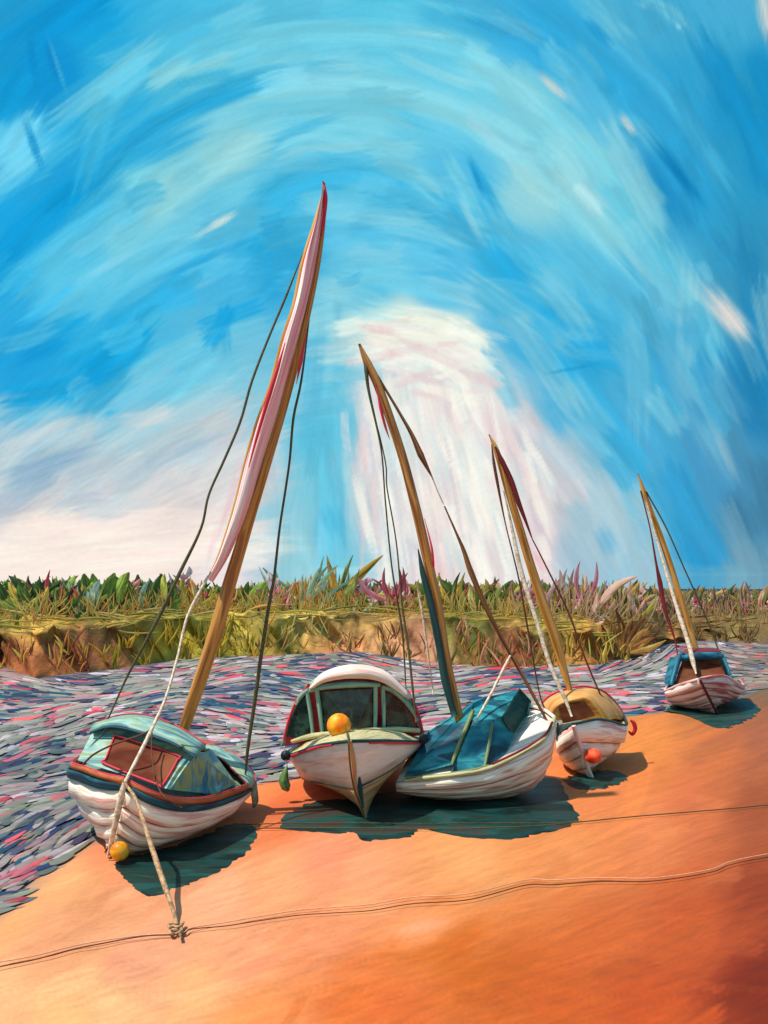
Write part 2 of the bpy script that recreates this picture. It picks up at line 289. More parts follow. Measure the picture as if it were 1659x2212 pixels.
for a_ in [(1155,150,1235,225,16,(240,208,198)),(1165,140,1275,260,20,(150,205,222),.5),(1335,235,1378,300,15,(238,212,200)),(1350,235,1440,345,30,(130,195,218),.5),(1648,-60,1672,110,44,(240,208,198)),(1505,600,1635,755,46,(226,208,208)),(1540,640,1620,740,28,(236,214,208)),
 (440,500,518,455,15,(238,226,214)),(400,522,500,470,10,(190,210,220),.7),(1385,265,1545,480,24,(0,118,182)),(1420,320,1520,440,14,(0,108,172)),(1255,30,1330,110,22,(5,130,195)),(98,70,132,190,20,(0,118,188)),(60,50,80,200,14,(0,125,195)),(48,240,95,380,16,(0,120,190)),(98,60,150,220,8,(80,180,220),.7),
 (1480,850,1530,930,20,(0,118,184)),(1400,700,1600,1080,44,(130,172,198),.55),(1535,900,1600,1060,20,(150,180,200),.7),(478,670,492,770,24,(10,146,212),.6),(1165,715,1330,735,18,(90,180,220),.8),(1175,760,1360,772,22,(85,175,218),.6),(1165,810,1300,785,6,(10,130,195),.8),(840,66,1000,82,10,(150,210,225),.8),(0,560,150,450,60,(10,150,218),.6),
 (560,310,760,240,20,(30,155,210),.6),(250,370,480,255,44,(10,145,208),.75),(360,255,620,160,22,(20,155,212),.6),(1000,320,1090,480,20,(10,140,200),.8),(1010,330,1050,440,10,(0,125,195),.8),(1100,350,1190,440,34,(150,205,215),.8),(980,400,1050,540,14,(170,212,222),.7),(280,505,500,360,60,(135,198,214),.55),
 (300,620,560,510,12,(20,145,210),.8),(150,620,330,520,14,(150,205,225),.6),(60,980,250,905,26,(185,205,218),.85),(0,1040,230,960,34,(108,150,192),.75),(20,790,170,720,30,(0,135,205),.8),(120,860,290,780,28,(0,138,208),.7),(330,930,560,830,26,(150,195,215),.6),(420,1030,560,860,22,(200,190,202),.7),(230,860,460,740,24,(110,188,218),.5),
 (775,760,900,685,44,(235,226,212),.95),(830,690,1030,725,40,(242,234,220),.95),(900,715,1060,800,50,(238,230,222),.8),(780,740,850,780,34,(235,228,218),.9),(860,800,1000,820,30,(190,210,215),.7),(870,850,990,840,18,(240,205,205),.8),(880,880,930,1000,30,(244,230,226)),(930,900,1000,1130,40,(242,226,222)),(960,860,1010,910,26,(250,238,232)),
 (1000,950,1070,1240,52,(250,238,234)),(1060,970,1090,1220,26,(245,232,230)),(985,1100,1015,1240,18,(205,215,222),.8),(960,960,985,1110,14,(214,220,224),.8),(900,1000,950,1200,30,(232,210,212)),(1120,900,1160,1010,16,(248,236,230)),(1140,1000,1180,1120,12,(240,215,220)),(1090,930,1130,1010,20,(215,170,185),.8),(1060,900,1150,890,26,(205,215,222),.8),(1060,800,1110,900,22,(150,200,220),.8),
 (745,950,755,1090,16,(165,205,220),.9),(700,1080,740,1170,40,(60,168,212),.7),(690,700,660,1000,34,(75,172,212),.7),(770,960,790,1200,26,(195,195,208),.7),(815,900,830,1200,18,(222,205,214),.8),(640,1215,850,1205,26,(110,190,215),.7),(700,1238,840,1228,16,(160,215,230),.95),(1290,1130,1330,1210,34,(75,160,205),.7),(1430,1090,1530,1260,40,(30,140,198),.7),(1550,760,1650,960,40,(30,120,178),.6)]:
    cv.seg(*a_[:4], a_[4] * 1.5, a_[5], alpha=(a_[6] if len(a_) > 6 else .92), soft=.6)
CLD = [(250,240,232),(252,246,240),(236,214,216),(226,190,198),(205,214,220),(244,228,222),(214,200,208),(238,205,206),(196,206,214)]
for _ in range(260):
    x = rng.uniform(780, 1180); y = rng.uniform(760 + abs(x - 910) * .9, 1250); 
    if x < 1180: cv.stroke(x, y, math.radians(82 - (x - 800) * .035 + rng.normal(0, 5)) * 1.0, rng.uniform(40, 190), rng.uniform(6, 26), np.array(CLD[rng.integers(len(CLD))]) / 255, rng.uniform(.35, .85), rng.uniform(.1, .5), rng.normal(0, .2))
for _ in range(60):
    cv.stroke(rng.uniform(790, 1040), rng.uniform(700, 860), math.radians(rng.normal(8, 14)), rng.uniform(50, 150), rng.uniform(10, 34), np.array(CLD[rng.integers(6)]) / 255, rng.uniform(.4, .8), rng.uniform(.12, .5), rng.normal(0, .3))
for _ in range(70):
    x = rng.uniform(-60, 560); cv.stroke(x, rng.uniform(1120 - x * .05, 1245), math.radians(rng.normal(-6, 6)), rng.uniform(120, 320), rng.uniform(16, 50), np.array([(252,228,220),(250,222,218),(246,216,214),(253,234,226)][rng.integers(4)]) / 255, rng.uniform(.4, .8), .6, rng.normal(0, .2))
for a_, b_ in (((560,880),(440,1240)), ((600,900),(500,1230)), ((905,1120),(950,1260)), ((1140,1180),(1200,1270))):
    for k in range(7):
        f_ = rng.uniform(0, 1, 2); cv.seg(a_[0] + (b_[0] - a_[0]) * min(f_) - 12 + 24 * rng.random(), a_[1] + (b_[1] - a_[1]) * min(f_), a_[0] + (b_[0] - a_[0]) * max(f_), a_[1] + (b_[1] - a_[1]) * max(f_), rng.uniform(10, 30), (236, 178, 190), .5, .7)
# bristle marks dragged through the wet paint, following the arcs
for _ in range(2200):
    x, y = rng.uniform(-250, 1900), rng.uniform(-150, 1260); an = sky_flow(x, y) + rng.normal(0, .06)
    c = cv.at(x + rng.normal(0, 6), y + rng.normal(0, 14), cv.img) * (1 + rng.normal(0, .06))
    cv.stroke(x, y, an, rng.uniform(50, 150), rng.uniform(5, 13), c, .24, .6, rng.normal(0, .4))

cv.bristle(sky_flow, .012)
cv.img = np.clip(cv.img * np.array([.93, .955, .93]) + np.array([.70, .82, .84]) * .085, 0, 1)
_r = int((1248 - cv.y0) / cv.step); cv.img[_r:] = cv.img[_r - 6:_r].mean(0)[None]
def build_sky():
    R = 420.0
    az = np.radians(np.concatenate([np.linspace(-180, -32, 60)[:-1], np.linspace(-32, 32, 620), np.linspace(32, 180, 60)[1:]]))
    el = np.radians(np.concatenate([np.linspace(-3, 0, 3)[:-1], np.linspace(0, 33.5, 360), np.linspace(33.5, 49, 14)[1:]]))
    A, E = np.meshgrid(az, el)
    vs = np.stack([R * np.sin(A) * np.cos(E), R * np.cos(A) * np.cos(E), EYE + R * np.sin(E)], -1).reshape(-1, 3)
    ca = np.abs(A); Af = np.where(ca > 1.0, 1.0 + (ca - 1.0) * .25, ca) * np.sign(A)      # the painting is carried on round the back
    px = CX + F * np.tan(np.clip(Af, -1.15, 1.15)) ; py = HZ - F * np.tan(E) / np.cos(np.clip(A, -.75, .75))
    fold = lambda x, lo, hi: lo + np.abs((x - lo) % (2 * (hi - lo)) - (hi - lo))
    px = np.where((px < -600) | (px > 2260), fold(px + 1660, -600, 2260), px)
    c = cv.sample(px.ravel(), np.maximum(py, -300).ravel())
    nr, nc = A.shape; i, j = np.meshgrid(np.arange(nr - 1), np.arange(nc - 1), indexing='ij'); q = (i * nc + j).ravel()
    f = np.stack([q, q + nc, q + nc + 1, q + 1], -1)
    me = bpy.data.meshes.new('sky'); me.vertices.add(len(vs)); me.vertices.foreach_set('co', vs.ravel())
    me.loops.add(f.size); me.loops.foreach_set('vertex_index', f.ravel()); me.polygons.add(len(f))
    me.polygons.foreach_set('loop_start', np.arange(0, f.size, 4)); me.polygons.foreach_set('loop_total', np.full(len(f), 4))
    me.update(calc_edges=True)
    set_col(me, lin(c * 255))
    # texture coordinate that runs along / across the brush direction
    th = np.array([[sky_flow(x, y) for x in np.linspace(-300, 1960, 80)] for y in np.linspace(-200, 1300, 60)])
    l = me.uv_layers.new(name='uv'); uu = np.stack([px.ravel() / 100, py.ravel() / 100], -1)
    l.data.foreach_set('uv', uu[f.ravel()].ravel())
    o = link('sky', me, vcol_mat('sky_paint', emit=True, bscale=(9, 9, 9), var=.02, gain=.87), None, True)
    tag(o, kind='structure')
build_sky()

# ------------------------------------------------------------------ ground, sand
SHORE = [(-900,2600),(-200,2140),(0,1968),(70,1905),(130,1858),(190,1822),(350,1745),(545,1692),(620,1686),(800,1640),(1000,1592),(1200,1560),(1343,1547),(1445,1538),(1540,1518),(1600,1504),(1680,1478),(1800,1440),(1900,1405)]
SH = np.array([G(x, y)[:2] for x, y in SHORE])
def shore_d(x, y):
    """signed distance to shoreline: + on sand"""
    best = np.full(x.shape, 1e9); sg = np.ones(x.shape)
    for (ax, ay), (bx, by) in zip(SH[:-1], SH[1:]):
        dx, dy = bx - ax, by - ay; t = np.clip(((x - ax) * dx + (y - ay) * dy) / (dx * dx + dy * dy), 0, 1)
        d = np.hypot(x - ax - t * dx, y - ay - t * dy); s_ = np.where((x - ax) * dy - (y - ay) * dx > 0, 1, -1)
        m = d < best - 1e-9; best = np.where(m, d, best); sg = np.where(m, s_, sg)
    return best * sg
SAND = [(0,1990,(245,170,105)),(150,1900,(245,175,112)),(240,1860,(235,140,95)),(300,2000,(240,162,118)),(200,1960,(225,145,95)),(450,1960,(248,170,125)),(600,1900,(250,168,112)),(700,1850,(252,152,110)),(570,1720,(240,140,75)),(600,1750,(235,110,60)),(0,2150,(250,180,125)),(150,2200,(250,185,120)),(300,2100,(246,158,118)),(420,2150,(250,178,115)),(520,2080,(246,158,112)),(700,2050,(238,145,98)),(750,2150,(222,108,42)),(900,2000,(246,150,92)),(1000,2080,(208,100,25)),(1100,2150,(205,95,30)),(1000,1870,(246,165,100)),(800,1900,(248,160,110)),(1200,1850,(236,145,80)),(1400,1800,(230,130,75)),(1300,1700,(238,135,75)),(1400,1620,(240,140,60)),(1560,1620,(215,112,55)),(1640,1600,(175,95,60)),(1640,1750,(165,80,42)),(1500,1750,(218,112,62)),(1640,1950,(150,58,24)),(1500,2000,(200,86,36)),(1300,2050,(208,98,42)),(1640,2150,(125,38,14)),(1400,2180,(203,82,30)),(1200,2180,(208,92,30)),(850,2200,(228,108,45)),(550,2200,(246,145,80)),(1640,1470,(128,96,68)),(1560,1480,(150,110,75)),(1650,1410,(105,80,50)),(250,2190,(252,190,130)),(350,2060,(247,165,122)),(100,2050,(244,160,110))]  # right-hand tones darkened: vignette shading painted into the sand colour
cs = Canvas(-700, 2400, 1380, 2700, 3.0, SAND)
for it, (n, ln, wd, al, jit) in enumerate([(500, 240, 60, .5, .03), (700, 150, 34, .5, .045), (700, 80, 16, .35, .05)]):
    for _ in range(n):
        x, y = rng.uniform(-700, 2400), rng.uniform(1400, 2700)
        an = math.radians(-22 + rng.normal(0, 14) - (25 if (1300 < x and rng.random() < .4) else 0)); off = rng.normal(0, 30, 2)
        c = cs.at(x + off[0], y + off[1]) * (1 + rng.normal(0, jit)) + np.array([.02, 0, .01]) * rng.normal()
        cs.stroke(x, y, an, ln * rng.uniform(.5, 1.3), wd * rng.uniform(.5, 1.4), c, al * rng.uniform(.4, 1), rng.uniform(.3, .9), rng.normal(0, .2))
for _ in range(260):
    x, y = rng.uniform(-400, 2200), rng.uniform(1560, 2500); c = cs.at(x + rng.normal(0, 50), y + rng.normal(0, 40)) * (1 + rng.normal(0, .05))
    cs.stroke(x, y, math.radians(rng.normal(-24, 16)), rng.uniform(60, 240), rng.uniform(12, 50), c, rng.uniform(.4, .85), rng.uniform(.08, .35), rng.normal(0, .4))
for a_ in [(480,2130,640,2060,40,(240,130,100),.6),(200,2110,300,2060,60,(238,140,110),.5),(700,2110,1100,2040,80,(208,102,25),.6),(600,2160,900,2120,40,(225,112,45),.6),(300,2200,640,2100,44,(255,190,135),.6),(100,2060,250,1870,56,(225,148,98),.55),(420,1960,560,1850,60,(252,180,132),.6),(820,2030,1010,1990,40,(252,178,140),.7),(640,1900,760,1840,60,(250,140,105),.5),(0,2080,420,1990,30,(250,175,125),.5),(1050,1960,1250,1840,50,(222,128,72),.5),(1450,1850,1560,1700,50,(200,108,62),.5),(1100,2190,1500,2090,60,(196,84,30),.5)]:
    cs.seg(*a_[:6], alpha=a_[6], soft=.8)
cs.bristle(lambda x, y: math.radians(-20), .03)
def build_sand():
    px = np.concatenate([np.linspace(-2600, -150, 30)[:-1], np.linspace(-150, 1810, 400), np.linspace(1810, 5200, 40)[1:]])
    Y = np.concatenate([np.linspace(2.5, 7, 12)[:-1], 7 * (62 / 7) ** np.linspace(0, 1, 330)])
    A, B = np.meshgrid(px, Y); X = (A - CX) * B / F
    d = shore_d(X.ravel(), B.ravel()).reshape(X.shape)
    und = .012 * np.sin(X * 1.7 + B * .9) + .008 * np.sin(X * 4.1 - B * 2.3) + .004 * np.sin(X * 9 + B * 13)
    Z = np.clip(d * .06, -.6, .045) + und * np.clip(d / 1.5, 0, 1) * np.clip((10.6 - B) / 1.5, 0, 1)
    py = HZ + F * EYE / B
    vs = np.stack([X, B, Z], -1).reshape(-1, 3); nr, nc = X.shape
    i, j = np.meshgrid(np.arange(nr - 1), np.arange(nc - 1), indexing='ij'); q = (i * nc + j).ravel(); f = np.stack([q, q + 1, q + nc + 1, q + nc], -1)
    me = bpy.data.meshes.new('sand'); me.vertices.add(len(vs)); me.vertices.foreach_set('co', vs.ravel())
    me.loops.add(f.size); me.loops.foreach_set('vertex_index', f.ravel()); me.polygons.add(len(f))
    me.polygons.foreach_set('loop_start', np.arange(0, f.size, 4)); me.polygons.foreach_set('loop_total', np.full(len(f), 4)); me.update(calc_edges=True)
    c = lin(cs.sample(A.ravel(), py.ravel()) * 255)
    # wet sand rim by the water
    wet = np.clip(1 - d.ravel() / .25, 0, 1)[:, None]; c = c * (1 - wet * .45) + lin((90, 120, 125)) * wet * .45
    set_col(me, c * SAND_ALB)
    l = me.uv_layers.new(name='uv'); uu = np.stack([(X * .9 + B * .4).ravel(), (B * .9 - X * .4).ravel()], -1); l.data.foreach_set('uv', uu[f.ravel()].ravel())
    tag(link('sand', me, vcol_mat('sand_paint', rough=.75, bscale=(3, 14, 3), bump=.25, var=.07, spec=.15)), kind='structure')
SAND_ALB = .68
build_sand()
def shadow_patch(pts, label_c=None):  # dark teal sheet standing in for the boat's shadow on the sand
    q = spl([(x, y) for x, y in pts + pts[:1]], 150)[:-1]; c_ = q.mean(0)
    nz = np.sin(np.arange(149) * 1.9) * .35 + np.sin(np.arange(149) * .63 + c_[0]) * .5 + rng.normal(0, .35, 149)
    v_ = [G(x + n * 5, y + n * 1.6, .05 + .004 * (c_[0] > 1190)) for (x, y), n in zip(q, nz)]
    o = link('shadow_patch', mesh('shadow_patch', v_, [tuple(range(149))], [(p.x, p.y) for p in v_]), SHADOW_TEAL, None, False); tag(o, kind='structure')
SHADOW_TEAL = paint('teal_shadow_paint', [(8,32,30),(12,66,64),(36,50,36),(16,84,80),(70,62,54)], (.9, 2.2), rough=.5, bump=.25, alb=.75, spec=.2)  # shadow colour of the sheets under the hulls
shadow_patch([(245,1868),(262,1888),(287,1914),(324,1936),(372,1920),(448,1893),(520,1850),(553,1808),(546,1784),(500,1780),(420,1810),(330,1840),(270,1852)])
shadow_patch([(598,1790),(612,1765),(644,1744),(700,1728),(780,1722),(900,1700),(1060,1690),(1190,1680),(1216,1702),(1238,1745),(1248,1776),(1180,1798),(1120,1810),(1030,1811),(960,1800),(905,1790),(890,1806),(840,1812),(785,1816),(765,1798),(720,1800),(650,1794)])
shadow_patch([(1215,1685),(1245,1703),(1300,1703),(1352,1684),(1340,1668),(1300,1664),(1250,1670)])
shadow_patch([(1432,1533),(1490,1548),(1550,1572),(1600,1562),(1640,1534),(1610,1512),(1540,1510),(1480,1518)])
g = slab('ground', [V((-400, -60, -.75)), V((400, -60, -.75)), V((400, 410, -.75)), V((-400, 410, -.75))], paint('ground_earth', [(120,80,50),(150,100,60)], (1, 1)), ext=(0, 0, -.3))
tag(g, kind='structure')

# ------------------------------------------------------------------ water
wm = paint('water_base', [(60,70,92),(96,104,110),(140,126,134),(110,96,110)], (.7, 1.2, 1), rough=.6, coord='Object', bump=.5, alb=.8, spec=.15)
wx = [-60, 60]; tag(grid('water', [[(-70, 5, 0), (70, 5, 0)], [(-70, 75, 0), (70, 75, 0)]], wm), kind='structure')
EDGE = [(-600,1462),(-100,1455),(0,1440),(40,1455),(72,1466),(158,1455),(286,1440),(376,1425),(501,1417),(594,1417),(642,1413),(779,1407),(882,1424),(984,1437),(1107,1441),(1163,1440),(1272,1436),(1363,1422),(1437,1392),(1528,1385),(1659,1390),(1800,1392),(2300,1400)]
LIP = [(-600,1362),(0,1362),(125,1363),(250,1349),(304,1337),(540,1330),(720,1332),(882,1340),(984,1336),(1060,1350),(1126,1362),(1272,1366),(1363,1386),(1455,1368),(1659,1366),(2300,1366)]
ex, ey = zip(*EDGE); lx, ly = zip(*LIP)
def build_ripples():
    light = [(176,158,152),(146,148,126),(164,152,142),(178,140,142),(196,182,188),(128,130,118),(156,156,140)]
    dark = [(38,58,98),(34,78,104),(80,80,104),(96,106,108),(64,52,80),(104,112,108)]
    red = [(216,70,86),(204,104,116),(184,92,108),(232,96,98)]
    vs, fs, cc = [], [], []; n = tries = 0
    sx, sy = zip(*SHORE)
    def flow(x, y):
        a_ = .16 * math.sin(x / 105 + y / 38) + .08 * math.sin(x / 41 - y / 21)
        if x < 420: a_ -= .42 * np.clip((y - 1500) / 240, 0, 1) * np.clip((440 - x) / 240, 0, 1)
        if 1290 < x < 1460 and 1395 < y < 1510: a_ -= .85 * (1 - (y - 1395) / 115)
        return a_
    while n < 8300 and tries < 80000:
        tries += 1
        px = rng.uniform(-800, 1850); u = rng.random(); ye = np.interp(px, ex, ey); py = ye + 3 + 545 * u ** 1.2
        if py > np.interp(px, sx, sy) - 4: continue
        s_ = .5 + .65 * min(1, (py - 1410) / 330)
        ln = rng.uniform(26, 120) * s_ * (1.0 if py < 1560 else .75); hh = rng.uniform(1.8, 6.2) * s_
        m = math.sin(px / 75 + py / 26) + math.sin(px / 31 - py / 15) + rng.normal(0, 1.2)
        pal = red if rng.random() < (.12 if py < 1620 else .07) else (dark if m > .72 else light)
        c = lin(np.array(pal[rng.integers(len(pal))]) * rng.uniform(.85, 1.1))
        if px > 1560: c = c * .5 + lin((150, 122, 94)) * .5
        if px < 420 and py > 1560: c = c * .8 + lin((90, 100, 110)) * .08
        K = 7; base = len(vs); z0 = .004 + .035 * rng.random(); st = ln / K; x, y = px, py; head = rng.uniform(.25, .6)
        for k in range(K + 1):
            f_ = k / K; an = flow(x, y); ca, sa = math.cos(an), math.sin(an)
            wv = hh * (math.sin(math.pi * min(1, f_ / (2 * head) if f_ < head else .5 + (f_ - head) / (2 * (1 - head)))) ** .75 if 0 < k < K else .06)
            for s2, zz in ((-1, 0), (0, .012), (1, 0)):
                X_, Y_ = x - s2 * wv * sa, max(y + s2 * wv * ca, ye + .5)
                gpt = G(X_, Y_); vs.append((gpt.x, gpt.y, z0 + zz * min(2, gpt.y / 14) * (0 < k < K))); cc.append(c * (1 if s2 else 1.03))
            x += ca * st; y += sa * st
        for k in range(K):
            for q in (0, 1):
                a0 = base + k * 3 + q; fs.append((a0, a0 + 3, a0 + 4, a0 + 1))
        n += 1
    me = mesh('water_ripples', vs, fs, [(v[0], v[1]) for v in vs]); set_col(me, np.array(cc) * .78)
    tag(link('water_ripples', me, vcol_mat('ripple_paint', rough=.6, bscale=(2, 7, 2), bump=.3, var=.2, spec=.15)), kind='stuff')
build_ripples()

# ------------------------------------------------------------------ river bank
def bank_y(px): return F * EYE / (np.interp(px, ex, ey) - HZ)
def bank_pt(px, t):
    """t 0 = water edge, 1 = grassy lip, 2 = foot of the plants, 3 = far back"""
    Ye = bank_y(px); yl = np.interp(px, lx, ly) + 5 * math.sin(px / 31) + 4 * math.sin(px / 11.3) + 3 * math.sin(px / 5.1)
    a_ = P(px, np.interp(px, ex, ey), Ye) + V((0, -.3, -.2)); b_ = P(px, yl, Ye + 1.3); c_ = P(px, 1318, Ye + 5.5); d_ = P(px, 1290, Ye + 60)
    if t <= 1: q = a_.lerp(b_, t) + V((0, .55 * math.sin(math.pi * t) ** .7 * (.6 + .4 * math.sin(px / 47)), 0)); return q
    if t <= 2: return b_.lerp(c_, t - 1)
    return c_.lerp(d_, t - 2)
rows = []
for t in [0, .1, .2, .3, .4, .5, .6, .7, .8, .88, .95, 1, 1.05, 1.15, 1.3, 1.5, 1.75, 2, 2.3, 3]:
    rows.append([bank_pt(px, t) + V((0, .3 * math.sin(px / 23 + t * 5) + .22 * math.sin(px / 9 + t * 9) + .12 * math.sin(px / 4.3 + t * 17), .06 * math.sin(px / 17 + t * 7))) * (1 if 0 < t < 3 else 0) for px in range(-900, 2600, 5)])
BANK = [(20,1340,(150,140,60)),(60,1370,(196,164,62)),(20,1400,(80,40,30)),(100,1388,(104,46,36)),(180,1392,(112,56,46)),(60,1430,(156,82,46)),(150,1430,(174,108,62)),(205,1420,(200,124,72)),(250,1390,(110,60,45)),(270,1430,(134,82,46)),(120,1352,(172,150,60)),(250,1345,(146,134,54)),(300,1345,(144,122,42)),(320,1400,(164,128,36)),(400,1400,(168,146,44)),(400,1430,(164,150,60)),(480,1350,(154,132,52)),(500,1400,(134,122,42)),(560,1350,(178,156,84)),(600,1375,(146,120,32)),(600,1402,(95,85,36)),(680,1345,(192,166,98)),(700,1390,(134,98,46)),(720,1405,(206,124,92)),(800,1362,(112,82,50)),(840,1392,(176,124,94)),(820,1350,(154,128,66)),(900,1362,(104,62,46)),(920,1400,(174,124,98)),(1000,1350,(88,98,36)),(1020,1375,(62,78,26)),(1050,1410,(112,66,42)),(1100,1400,(122,62,46)),(1150,1392,(92,72,36)),(1180,1352,(156,140,62)),(1200,1412,(144,104,52)),(1260,1380,(154,114,52)),(1300,1420,(132,76,36)),(1400,1400,(102,60,26)),(1400,1362,(152,112,60)),(1500,1372,(112,82,46)),(1600,1376,(96,86,48)),(1659,1386,(86,66,42))]
BANK += [(x, 1305, c) for x, c in ((0,(78,96,36)),(200,(60,84,32)),(400,(96,104,44)),(600,(104,110,46)),(800,(90,100,40)),(1000,(110,112,44)),(1200,(130,124,56)),(1400,(142,112,66)),(1600,(122,98,60)))]
cb = Canvas(-700, 2400, 1240, 1520, 2.0, BANK)
for (n, ln, wd, al) in ((700, 90, 16, .7), (1500, 44, 7, .7), (1500, 30, 3.5, .6)):
    for _ in range(n):
        x, y = rng.uniform(-700, 2400), rng.uniform(1280, 1480)
        an = rng.normal(0, .12) if y < np.interp(x, lx, ly) + 12 or rng.random() < .2 else math.radians(90 + rng.normal(0, 22))
        cb.stroke(x, y, an, ln * rng.uniform(.4, 1.2), wd * rng.uniform(.5, 1.4), np.clip(cb.at(x + rng.normal(0, 16), y + rng.normal(0, 8)) * rng.uniform(.6, 1.5), 0, 1), al, .2, rng.normal(0, .5))
ob = grid('river_bank', rows, vcol_mat('bank_paint', rough=.7, bscale=(2, 9, 2), bump=.7, var=.18, spec=.15)); tag(ob, kind='structure')
co = np.zeros(len(ob.data.vertices) * 3); ob.data.vertices.foreach_get('co', co); co = co.reshape(-1, 3)
set_col(ob.data, lin(cb.sample(CX + F * co[:, 0] / co[:, 1], HZ + F * (EYE - co[:, 2]) / co[:, 1]) * 255) * 1.2)
def zone(px):
    if px < 230: return [(122,60,42),(168,98,52),(190,120,62),(92,46,34),(150,112,40),(196,140,60)]
    if px < 560: return [(160,124,34),(130,104,28),(186,142,44),(96,92,28),(150,120,50)]
    if px < 740: return [(122,106,32),(96,98,36),(170,120,52),(190,120,84),(150,150,90)]
    if px < 1000: return [(112,70,42),(150,98,54),(176,120,96),(86,80,30),(136,110,50)]
    if px < 1190: return [(84,88,26),(120,66,36),(158,86,52),(110,98,40),(170,120,90)]
    if px < 1400: return [(150,104,40),(180,130,50),(110,66,26),(196,150,70),(120,100,40)]
    return [(108,76,42),(130,96,52),(92,62,36),(140,110,70)]
def blades(name, items, mat, kind='stuff', parent=None):
    """items: (base, tip, width, colour, lean) -> curved tapered leaves with a fold, one mesh"""
    vs, fs, cc = [], [], []
    for b_, t_, w_, c, cur in items:
        b_, t_ = V(b_), V(t_); d = t_ - b_; side = d.cross(V((0, 1, 0))); side = side.normalized() if side.length > 1e-4 else V((1, 0, 0))
        base = len(vs); K = 5
        for k in range(K + 1):
            f_ = k / K; wv = w_ * (math.sin(math.pi * (f_ * .88 + .12)) ** .8 if f_ < 1 else .02)
            c_ = b_ + d * f_ + side * cur * math.sin(math.pi * f_)
            vs += [c_ - side * wv, c_ + V((0, -wv * .5, 0)), c_ + side * wv]; cc += [c * .92, c * 1.04, c]
        for k in range(K):
            for q in (0, 1): a0 = base + k * 3 + q; fs.append((a0, a0 + 1, a0 + 4, a0 + 3))
    me = mesh(name, vs, fs, [(v[0] * 1, v[2] * 1) for v in vs]); set_col(me, np.clip(np.array(cc), 0, 1))
    o = link(name, me, mat, parent); 
    if kind: o['kind'] = kind
    return o
leafm = vcol_mat('leaf_paint', rough=.55, bscale=(14, 3, 14), bump=.5, var=.2, spec=.25)
it = []
for _ in range(190):           # tufts fanning out of the bank face
    px = rng.uniform(-400, 2100); b0 = bank_pt(px, rng.random() ** 1.3 * .7) + V((0, -.3, 0)); z_ = zone(px)
    for k in range(rng.integers(3, 9)):
        c = lin(np.clip(np.array(z_[rng.integers(len(z_))]) * rng.uniform(1.15, 1.7), 0, 255)) * .9; a_ = rng.normal(0, .38); L_ = rng.uniform(.4, 1.25)
        it.append((b0 + V((rng.normal(0, .12), -.02 * k, 0)), b0 + V((L_ * math.sin(a_), -.1 - .02 * k, L_ * math.cos(a_))), rng.uniform(.012, .06), c, rng.normal(0, .06)))
for _ in range(420):      # grass lip, combed sideways
    px = rng.uniform(-400, 2100); b_ = bank_pt(px, rng.uniform(.9, 1.7)) + V((0, -.2, .02 + .1 * rng.random()))
    cl = [(214,184,84),(186,168,66),(230,200,124),(160,150,56),(220,166,80)] if px < 1300 else [(140,110,60),(120,100,50),(160,130,80)]
    c = lin(np.array(cl[rng.integers(len(cl))]) * rng.uniform(.85, 1.1)) * .82
    dx = rng.choice([-1, 1]) * rng.uniform(.5, 2.6); it.append((b_, b_ + V((dx, 0, rng.uniform(-.22, .35))), rng.uniform(.015, .06), c, rng.normal(0, .1)))
blades('bank_grass', it, leafm)

# leafy background growth behind the individual plants (nobody could count it)
it = []
for _ in range(3600):
    px = rng.uniform(-400, 2150); b_ = bank_pt(px, rng.uniform(1.85, 2.12)) + V((0, 0, rng.uniform(-.2, .75)))
    if px < 560: cl = [(52,84,28),(84,110,40),(36,62,26),(120,128,48),(98,64,50),(150,146,60)]
    elif px < 1190: cl = [(66,92,30),(104,116,44),(138,126,52),(150,92,86),(90,70,34),(160,140,70)]
    else: cl = [(120,106,50),(96,104,44),(160,124,100),(150,116,60),(176,134,120),(84,84,40)]
    c = lin(np.array(cl[rng.integers(len(cl))]) * rng.uniform(.9, 1.6)) * .85
    L_ = rng.uniform(.3, .95); it.append((b_, b_ + V((rng.normal(0, .42), 0, L_)), rng.uniform(.04, .2), c, rng.normal(0, .06)))
for _ in range(1500):          # loose thin grasses with an uneven top
    px = rng.uniform(-400, 2150); b_ = bank_pt(px, rng.uniform(1.3, 1.9)) + V((0, -.4, rng.uniform(-.1, .3)))
    cl = [(214,176,80),(190,168,84),(224,170,96),(160,160,80),(200,140,70)] if px < 1190 else [(206,170,100),(190,150,110),(214,160,130),(170,150,80)]
    L_ = rng.uniform(.4, 1.3) * (1.25 if 600 < px < 800 or 1150 < px < 1500 else 1.3 if px >= 1500 else .9)
    it.append((b_, b_ + V((rng.normal(0, .35), 0, L_)), rng.uniform(.012, .045), lin(np.array(cl[rng.integers(len(cl))])) * .9, rng.normal(0, .1)))
for cx_, wd_, n_t in ((1440,30,24),(1500,24,20),(1560,26,20),(1610,20,26),(1650,20,14),(590,26,50),(610,20,30),(760,30,40),(800,30,40),(850,22,26),(300,16,14),(440,16,18),(880,14,16),(1150,22,34),(1180,20,26),(1240,22,20),(1290,22,14),(1370,26,18),(540,16,12)):
    for _ in range(n_t):          # pink tufts
        px = rng.normal(cx_, wd_ * .5); b_ = bank_pt(px, 1.75) + V((0, -.35, rng.uniform(.2, .85))); a_ = rng.uniform(-1.3, 1.3)
        cl = [(236,130,140),(250,180,182),(226,96,112),(250,196,190),(196,60,76)]; L_ = rng.uniform(.15, .4)
        it.append((b_, b_ + V((L_ * math.sin(a_), 0, L_ * math.cos(a_))), rng.uniform(.03, .09), lin(np.array(cl[rng.integers(5)])) * .9, rng.normal(0, .06)))
blades('hedge_growth', it, leafm)

